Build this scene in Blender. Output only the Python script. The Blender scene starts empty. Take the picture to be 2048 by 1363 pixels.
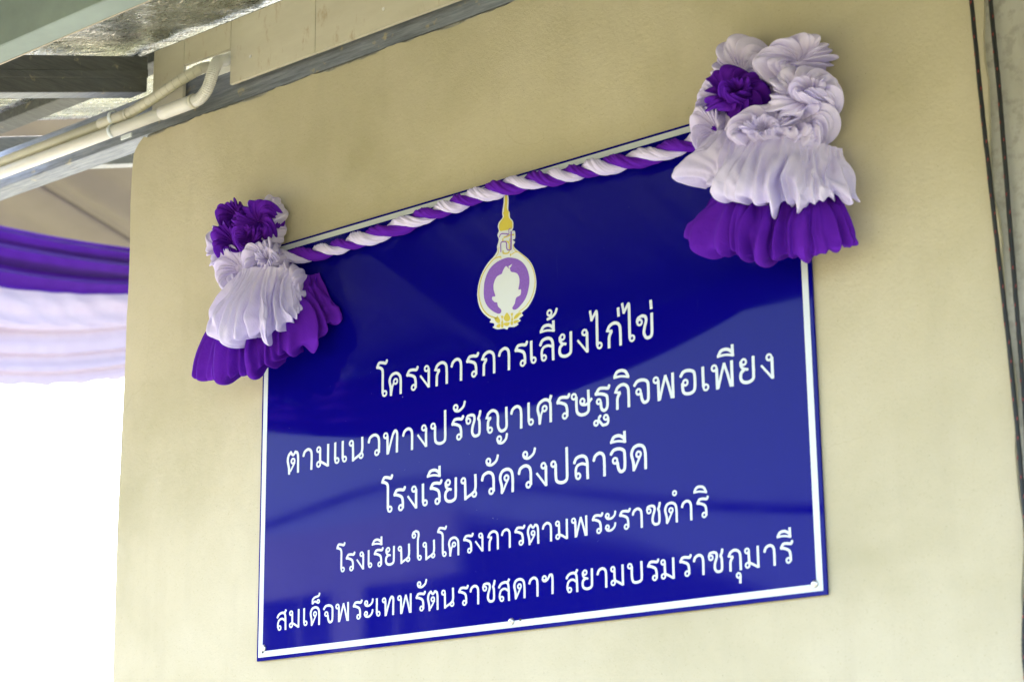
import bpy, bmesh, math, random, json
import numpy as np
from mathutils import Vector, Matrix
from mathutils.geometry import tessellate_polygon
R = math.radians
scene = bpy.context.scene
col = scene.collection

# ------------------------------------------------------------------ camera
cam_data = bpy.data.cameras.new("camera")
cam = bpy.data.objects.new("camera", cam_data)
col.objects.link(cam)
cam.matrix_world = Matrix(((0.76079689, 0.17595263, 0.62468293, 2.79859718),
                           (0.64890779, -0.19091391, -0.73652601, -2.58040518),
                           (-0.01033303, 0.96570832, -0.25942374, 1.59584887),
                           (0, 0, 0, 1)))
cam_data.sensor_width = 36.0
cam_data.lens = 4183.7128 / 2048 * 36
cam_data.clip_start = 0.05
cam_data.clip_end = 3000
cam_data.dof.use_dof = True
cam_data.dof.focus_distance = 3.75
cam_data.dof.aperture_fstop = 6.3
scene.camera = cam

# ------------------------------------------------------------------ world, sun, exposure
SUN_EL, SUN_AZ = 56.0, 295.0          # azimuth clockwise from +Y
world = bpy.data.worlds.new("World")
scene.world = world
world.use_nodes = True
wn = world.node_tree
bg = wn.nodes["Background"]
sky = wn.nodes.new("ShaderNodeTexSky")
sky.sky_type = 'NISHITA'
sky.sun_disc = False
sky.sun_elevation = R(SUN_EL)
sky.sun_rotation = R(SUN_AZ)
sky.air_density = 1.0
sky.dust_density = 4.0
sky.ozone_density = 1.0
wn.links.new(sky.outputs[0], bg.inputs[0])
bg.inputs[1].default_value = 0.15
sun_l = bpy.data.lights.new("sun", 'SUN')
sun_l.energy = 1.5
sun_l.angle = R(12)
sun_l.color = (1.0, 0.97, 0.93)
sun = bpy.data.objects.new("sun", sun_l)
col.objects.link(sun)
sun.rotation_euler = (R(90 - SUN_EL), 0, R(180 - SUN_AZ))
scene.view_settings.view_transform = 'Standard'
scene.view_settings.look = 'None'
scene.view_settings.exposure = 3.12
scene.view_settings.gamma = 1.0
scene.view_settings.use_curve_mapping = False
scene.render.engine = 'CYCLES'
scene.cycles.max_bounces = 8
scene.cycles.diffuse_bounces = 5
scene.cycles.glossy_bounces = 4
scene.cycles.use_denoising = True

# ------------------------------------------------------------------ helpers
def tag(o, label=None, cat=None, group=None, kind=None):
    if label: o['label'] = label
    if cat: o['category'] = cat
    if group: o['group'] = group
    if kind: o['kind'] = kind
    return o

def empty(name, loc=(0, 0, 0)):
    o = bpy.data.objects.new(name, None)
    o.empty_display_size = 0.05
    o.location = loc
    col.objects.link(o)
    return o

def link(name, me, parent=None, mat=None, smooth=False):
    if mat is not None and not me.materials: me.materials.append(mat)
    if smooth: me.polygons.foreach_set('use_smooth', [True] * len(me.polygons))
    o = bpy.data.objects.new(name, me)
    col.objects.link(o)
    if parent:
        o.parent = parent
        o.matrix_parent_inverse = Matrix.Translation(-parent.location)
    return o

def mesh(name, V, F, parent=None, mat=None, smooth=False):
    me = bpy.data.meshes.new(name)
    me.from_pydata([tuple(v) for v in V], [], F)
    me.update()
    return link(name, me, parent, mat, smooth)

def bevel(o, w=0.002, seg=2):
    m = o.modifiers.new('bevel', 'BEVEL'); m.width = w; m.segments = seg; m.limit_method = 'ANGLE'
    return o

def box(name, lo, hi, parent=None, mat=None, bev=0.0):
    x0, y0, z0 = lo; x1, y1, z1 = hi
    V = [(x0,y0,z0),(x1,y0,z0),(x1,y1,z0),(x0,y1,z0),(x0,y0,z1),(x1,y0,z1),(x1,y1,z1),(x0,y1,z1)]
    F = [(0,3,2,1),(4,5,6,7),(0,1,5,4),(1,2,6,5),(2,3,7,6),(3,0,4,7)]
    o = mesh(name, V, F, parent, mat)
    if bev: bevel(o, bev)
    return o

def prism(name, P, axis_dir, length, parent=None, mat=None):
    """closed profile of 3-D points pushed along axis_dir"""
    n = len(P); d = Vector(axis_dir) * length
    V = [Vector(p) for p in P] + [Vector(p) + d for p in P]
    F = [tuple(range(n))[::-1], tuple(range(n, 2 * n))] + [(i, (i + 1) % n, n + (i + 1) % n, n + i) for i in range(n)]
    o = mesh(name, V, F, parent, mat)
    bm = bmesh.new(); bm.from_mesh(o.data); bmesh.ops.recalc_face_normals(bm, faces=bm.faces); bm.to_mesh(o.data); bm.free()
    return o

def catmull(P, k=6):
    P = [np.array(p, float) for p in P]
    if len(P) < 3: return P
    Q = [2 * P[0] - P[1]] + P + [2 * P[-1] - P[-2]]
    out = []
    for i in range(1, len(Q) - 2):
        a, b, c, d = Q[i - 1:i + 3]
        for j in range(k):
            t = j / k
            out.append(.5 * ((2 * b) + (-a + c) * t + (2 * a - 5 * b + 4 * c - d) * t * t + (-a + 3 * b - 3 * c + d) * t ** 3))
    out.append(P[-1])
    return out

def tube(name, path, radius, parent=None, mat=None, seg=14, rfun=None, caps=True):
    P = np.array(path, float); n = len(P)
    T = np.gradient(P, axis=0); T /= np.linalg.norm(T, axis=1)[:, None]
    up = np.array([0.03, -1, .02]) if abs(T[0][1]) < .8 else np.array([1., 0, 0])
    V = []; F = []
    s = np.r_[0, np.cumsum(np.linalg.norm(np.diff(P, axis=0), axis=1))]
    for i in range(n):
        a = np.cross(T[i], up); a /= np.linalg.norm(a); b = np.cross(a, T[i]); up = b
        for j in range(seg):
            th = 2 * math.pi * j / seg
            r = rfun(s[i], th) if rfun else radius
            V.append(P[i] + r * (math.cos(th) * a + math.sin(th) * b))
    for i in range(n - 1):
        for j in range(seg):
            F.append((i * seg + j, i * seg + (j + 1) % seg, (i + 1) * seg + (j + 1) % seg, (i + 1) * seg + j))
    if caps: F += [tuple(range(seg))[::-1], tuple((n - 1) * seg + j for j in range(seg))]
    o = mesh(name, V, F, parent, mat)
    o.data.polygons.foreach_set('use_smooth', [len(f) == 4 for f in F])
    return o

# ------------------------------------------------------------------ materials
def mat(name, color=(.5, .5, .5), rough=.6, metal=0.0, spec=.5, sheen=0.0):
    m = bpy.data.materials.new(name); m.use_nodes = True
    b = m.node_tree.nodes['Principled BSDF']
    b.inputs['Base Color'].default_value = (*color, 1)
    b.inputs['Roughness'].default_value = rough
    b.inputs['Metallic'].default_value = metal
    b.inputs['Specular IOR Level'].default_value = spec
    b.inputs['Sheen Weight'].default_value = sheen
    return m

class NT:
    def __init__(s, m):
        s.m = m; s.t = m.node_tree; s.b = s.t.nodes['Principled BSDF']
        s.geo = s.t.nodes.new('ShaderNodeNewGeometry'); s.pos = s.geo.outputs['Position']
    def n(s, kind, **kw):
        x = s.t.nodes.new(kind)
        for k, v in kw.items(): setattr(x, k, v)
        return x
    def l(s, a, b): s.t.links.new(a, b)
    def map(s, scale=(1, 1, 1), loc=(0, 0, 0), rot=(0, 0, 0), src=None):
        x = s.n('ShaderNodeMapping'); x.inputs['Scale'].default_value = scale; x.inputs['Location'].default_value = loc
        x.inputs['Rotation'].default_value = rot
        s.l(src or s.pos, x.inputs['Vector']); return x.outputs[0]
    def noise(s, scale, detail=4, rough=.55, vec=None, dist=0):
        x = s.n('ShaderNodeTexNoise'); x.inputs['Scale'].default_value = scale; x.inputs['Detail'].default_value = detail
        x.inputs['Roughness'].default_value = rough; x.inputs['Distortion'].default_value = dist
        s.l(vec or s.pos, x.inputs['Vector']); return x.outputs['Fac']
    def ramp(s, fac, stops, interp='LINEAR'):
        x = s.n('ShaderNodeValToRGB'); x.color_ramp.interpolation = interp
        e = x.color_ramp.elements
        while len(e) < len(stops): e.new(.5)
        for q, (p, c) in zip(e, stops):
            q.position = p; q.color = (*c, 1) if len(c) == 3 else c
        s.l(fac, x.inputs[0]); return x.outputs[0]
    def mix(s, fac, a, b, mode='MIX'):
        x = s.n('ShaderNodeMix'); x.data_type = 'RGBA'; x.blend_type = mode
        for i, v in ((0, fac), (6, a), (7, b)):
            if isinstance(v, (int, float)): x.inputs[i].default_value = v
            elif isinstance(v, tuple): x.inputs[i].default_value = (*v, 1)
            else: s.l(v, x.inputs[i])
        return x.outputs[2]
    def bump(s, h, strength=.3, dist=.002, normal=None):
        x = s.n('ShaderNodeBump'); x.inputs['Strength'].default_value = strength; x.inputs['Distance'].default_value = dist
        s.l(h, x.inputs['Height'])
        if normal: s.l(normal, x.inputs['Normal'])
        return x.outputs[0]
    def g(s, v): return (v, v, v)

def m_plaster():
    m = mat('plaster', (.6, .5, .3), .85, spec=.25); t = NT(m)
    big = t.noise(1.6, 5, .6, dist=.6); med = t.noise(7, 5, .6); streak = t.noise(5, 4, .6, t.map((3.2, 1, .45)))
    fine = t.noise(260, 3, .7); speck = t.noise(420, 1, .5)
    c = t.ramp(big, [(.26, (.400, .362, .238)), (.5, (.495, .447, .315)), (.76, (.57, .52, .395))])
    c = t.mix(t.ramp(med, [(.35, (.0,)*3), (.7, (.35,)*3)]), c, (.58, .53, .41))
    c = t.mix(t.ramp(streak, [(.52, (0,)*3), (.75, (.30,)*3)]), c, (.41, .365, .26))
    c = t.mix(t.ramp(fine, [(.28, (.5,)*3), (.40, (0,)*3)]), c, (.36, .31, .20))
    c = t.mix(t.ramp(speck, [(.16, (.8,)*3), (.24, (0,)*3)]), c, (.16, .13, .09))
    t.l(c, t.b.inputs['Base Color'])
    vo = t.n('ShaderNodeTexVoronoi'); vo.feature = 'DISTANCE_TO_EDGE'; vo.inputs['Scale'].default_value = 1.7
    wv = t.n('ShaderNodeVectorMath'); wv.operation = 'ADD'; nz = t.n('ShaderNodeTexNoise'); nz.inputs['Scale'].default_value = 6; nz.inputs['Detail'].default_value = 6
    t.l(t.pos, nz.inputs['Vector']); t.l(t.pos, wv.inputs[0]); sc = t.n('ShaderNodeVectorMath'); sc.operation = 'SCALE'; sc.inputs['Scale'].default_value = .22
    t.l(nz.outputs['Color'], sc.inputs[0]); t.l(sc.outputs[0], wv.inputs[1]); t.l(wv.outputs[0], vo.inputs['Vector'])
    crack = t.mix(1.0, t.ramp(vo.outputs['Distance'], [(.0, (1,)*3), (.0035, (0,)*3)]), t.ramp(t.noise(2.3, 2, .5, t.map(loc=(5, 0, 3))), [(.55, (0,)*3), (.66, (.22,)*3)]), 'MULTIPLY')
    c = t.mix(crack, c, (.30, .26, .17)); t.l(c, t.b.inputs['Base Color'])
    n1 = t.bump(t.noise(170, 5, .78), .6, .0014)
    t.l(t.bump(t.noise(11, 4, .55, t.map((1, 1, .7))), .45, .006, n1), t.b.inputs['Normal'])
    return m

def m_concrete(name='concrete', a=(.30, .29, .25), b=(.46, .45, .42)):
    m = mat(name, a, .9, spec=.2); t = NT(m)
    c = t.ramp(t.noise(4, 6, .65, t.map((2, 2, .6))), [(.3, a), (.7, b)])
    c = t.mix(t.ramp(t.noise(60, 3, .6), [(.35, (.5,)*3), (.5, (0,)*3)]), c, tuple(x * .7 for x in a))
    t.l(c, t.b.inputs['Base Color'])
    t.l(t.bump(t.noise(80, 5, .7), .5, .002), t.b.inputs['Normal'])
    return m

def m_galv(name='galvanised_steel', c0=(.15, .165, .20), c1=(.34, .37, .43), rough=.42, axis=(1, 12, 12)):
    m = mat(name, c0, rough, .5); t = NT(m)
    c = t.ramp(t.noise(14, 6, .7, t.map(axis)), [(.3, c0), (.7, c1)])
    c = t.mix(t.ramp(t.noise(30, 4, .6, t.map((1, 1, 1), (4, 2, 9))), [(.62, (0,)*3), (.72, (.8,)*3)]), c, (.45, .38, .24))
    t.l(c, t.b.inputs['Base Color'])
    r = t.ramp(t.noise(22, 4, .6, t.map(axis)), [(.3, (rough - .12,)*3), (.7, (rough + .2,)*3)])
    t.l(r, t.b.inputs['Roughness'])
    t.l(t.ramp(t.noise(30, 4, .6, t.map((1, 1, 1), (4, 2, 9))), [(.62, (.55,)*3), (.72, (.0,)*3)]), t.b.inputs['Metallic'])
    t.l(t.bump(t.noise(16, 4, .6, t.map(axis)), .35, .003), t.b.inputs['Normal'])
    return m

def m_foil():
    m = mat('foil_lining', (.5, .5, .48), .3, 1.0); t = NT(m)
    v = t.n('ShaderNodeTexVoronoi'); v.inputs['Scale'].default_value = 230; t.l(t.map((1, .55, 1)), v.inputs['Vector'])
    cr = t.noise(85, 3, .7)
    c = t.ramp(t.noise(3, 4, .6), [(.3, (.36, .39, .38)), (.7, (.56, .59, .57))])
    fl = t.noise(95, 2, .5, t.map((.45, 1.6, 1)))
    mask = t.ramp(fl, [(.63, (0,)*3), (.67, (1,)*3)])
    c = t.mix(mask, c, (.62, .57, .46))
    t.l(c, t.b.inputs['Base Color'])
    t.l(t.ramp(fl, [(.63, (1,)*3), (.67, (0,)*3)]), t.b.inputs['Metallic'])
    t.l(t.ramp(cr, [(.3, (.17,)*3), (.7, (.40,)*3)]), t.b.inputs['Roughness'])
    n1 = t.bump(v.outputs['Distance'], .8, .0022)
    n2 = t.bump(cr, .7, .003, n1)
    t.l(t.bump(t.noise(7, 3, .6, t.map((3.2, .5, 1))), .8, .03, n2), t.b.inputs['Normal'])
    return m

def m_board():
    m = mat('fibre_cement', (.5, .46, .36), .8, spec=.25); t = NT(m)
    c = t.ramp(t.noise(5, 5, .6, t.map((1, 1, 3))), [(.3, (.52, .48, .38)), (.7, (.61, .575, .47))])
    st = t.noise(26, 5, .7, t.map((1.8, 1, .6), (3, 0, 1)))
    c = t.mix(t.ramp(st, [(.58, (0,)*3), (.68, (.55,)*3)]), c, (.36, .25, .14))
    t.l(c, t.b.inputs['Base Color'])
    t.l(t.bump(t.noise(60, 5, .7, t.map((.6, 1, 3))), .3, .0012), t.b.inputs['Normal'])
    return m

def m_fabric(name, c, c2, weave=1400, trans=.25, sh=.1, big=.42):
    m = mat(name, c, .85, spec=.12, sheen=sh); t = NT(m)
    tc = t.noise(14, 3, .5)
    colr = t.mix(t.ramp(tc, [(.35, (0,)*3), (.7, (1,)*3)]), c, c2)
    t.l(colr, t.b.inputs['Base Color'])
    h = t.noise(weave, 1, .5); n1 = t.bump(h, .10, .0005)
    t.l(t.bump(t.noise(42, 4, .62, t.map((1, 1, 1)), .8), big, .005, n1), t.b.inputs['Normal'])
    tr = t.n('ShaderNodeBsdfTranslucent'); t.l(colr, tr.inputs[0])
    mx = t.n('ShaderNodeMixShader'); mx.inputs[0].default_value = trans
    t.l(t.b.outputs[0], mx.inputs[1]); t.l(tr.outputs[0], mx.inputs[2])
    t.l(mx.outputs[0], t.t.nodes['Material Output'].inputs[0])
    return m

def m_acrylic():
    m = mat('blue_acrylic', (.002, .0015, .175), .035, spec=.125); t = NT(m)
    sc = t.noise(9, 5, .7, t.map((7, 1, .7), rot=(0, R(-12), 0)))
    smear = t.noise(3.5, 5, .65, t.map((1, 1, 1.6)), .8)
    t.l(t.ramp(smear, [(.35, (.02,)*3), (.75, (.07,)*3)]), t.b.inputs['Roughness'])
    dust = t.noise(330, 1, .4); cl = t.noise(5, 3, .5)
    msk = t.ramp(dust, [(.80, (0,)*3), (.83, (1,)*3)])
    msk2 = t.mix(1.0, msk, t.ramp(cl, [(.48, (0,)*3), (.6, (1,)*3)]), 'MULTIPLY')
    scr = t.ramp(sc, [(.66, (0,)*3), (.80, (.05,)*3)])
    c = t.mix(scr, (.002, .0015, .175), (.25, .25, .5))
    c = t.mix(msk2, c, (.5, .5, .65))
    t.l(c, t.b.inputs['Base Color'])
    t.l(t.bump(t.noise(1.7, 2, .4), .06, .004), t.b.inputs['Normal'])
    return m

def m_plain(name, c, rough=.5, spec=.5, metal=0.0, var=.12, sc=20, bmp=.1):
    m = mat(name, c, rough, metal, spec); t = NT(m)
    a = tuple(x * (1 - var) for x in c); b = tuple(min(1, x * (1 + var)) for x in c)
    t.l(t.ramp(t.noise(sc, 4, .6), [(.3, a), (.7, b)]), t.b.inputs['Base Color'])
    if bmp: t.l(t.bump(t.noise(sc * 4, 3, .6), bmp, .002), t.b.inputs['Normal'])
    return m

def m_ground(name, c, rough, spec, var, sc):
    m = mat(name, c, rough, spec=spec); t = NT(m)
    g = t.ramp(t.noise(.35, 5, .6), [(.45, c), (.62, (.13, .15, .05))])
    c2 = t.mix(t.ramp(t.noise(22, 4, .7), [(.4, (0,)*3), (.7, (.6,)*3)]), g, (.13, .13, .06))
    t.l(c2, t.b.inputs['Base Color']); t.l(t.bump(t.noise(30, 5, .7), .6, .02), t.b.inputs['Normal'])
    return m

M = dict(
    plaster=m_plaster(), concrete=m_concrete(), paving=m_concrete('paving', (.42, .40, .36), (.55, .53, .49)),
    galv=m_galv(), dark=m_galv('dark_channel', (.10, .105, .10), (.17, .175, .165), .55, (10, 1, 10)),
    foil=m_foil(), board=m_board(),
    lilac=m_fabric('lilac_fabric', (.73, .675, .97), (.78, .725, .98), trans=.20, sh=.15),
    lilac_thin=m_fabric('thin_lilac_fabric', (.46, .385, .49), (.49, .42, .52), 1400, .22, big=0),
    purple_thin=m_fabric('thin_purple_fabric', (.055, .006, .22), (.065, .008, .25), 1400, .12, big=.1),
    purple=m_fabric('purple_fabric', (.100, .010, .385), (.118, .013, .43), trans=.08, sh=.0),
    acrylic=m_acrylic(),
    vinyl=m_plain('white_vinyl', (.60, .65, .68), .3, .5, var=.02, bmp=0),
    gold=m_plain('gold_vinyl', (.56, .47, .055), .35, .5, var=.04, bmp=0),
    violet=m_plain('violet_print', (.20, .085, .46), .4, .5, var=.12, sc=300, bmp=0),
    steel=m_plain('screw_steel', (.72, .70, .66), .28, .5, 1.0, .1, 40),
    slot=m_plain('dark_slot', (.02, .02, .02), .6),
    pvc=m_plain('pvc_cream', (.66, .65, .61), .42, .45, var=.06, sc=14),
    pvc2=m_plain('pvc_aged', (.54, .52, .44), .5, .4, var=.10, sc=14),
    cable=m_plain('black_cable', (.012, .014, .014), .5, .4),
    red=m_plain('red_tracer', (.30, .02, .02), .5),
    tealm=m_plain('green_painted_steel', (.24, .30, .27), .5, .4, var=.15, sc=9),
    lip=m_plain('primer_edge', (.48, .42, .33), .6),
    foam=m_plain('white_foam', (.78, .78, .74), .9, var=.05),
    panel=m_plain('grey_sheet', (.185, .165, .16), .7, .3, var=.18, sc=1.2),
    grass=m_ground('grass', (.225, .19, .105), .9, .2, var=.3, sc=.6),
    glass=m_plain('window_glass', (.03, .04, .05), .08, .5, var=.2, bmp=0),
    cream=m_plain('cream_paint', (.80, .79, .76), .8, .3, var=.08, sc=.8),
    roofm=m_plain('far_roof', (.76, .77, .78), .6, .4, var=.08, sc=.8),
)
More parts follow.
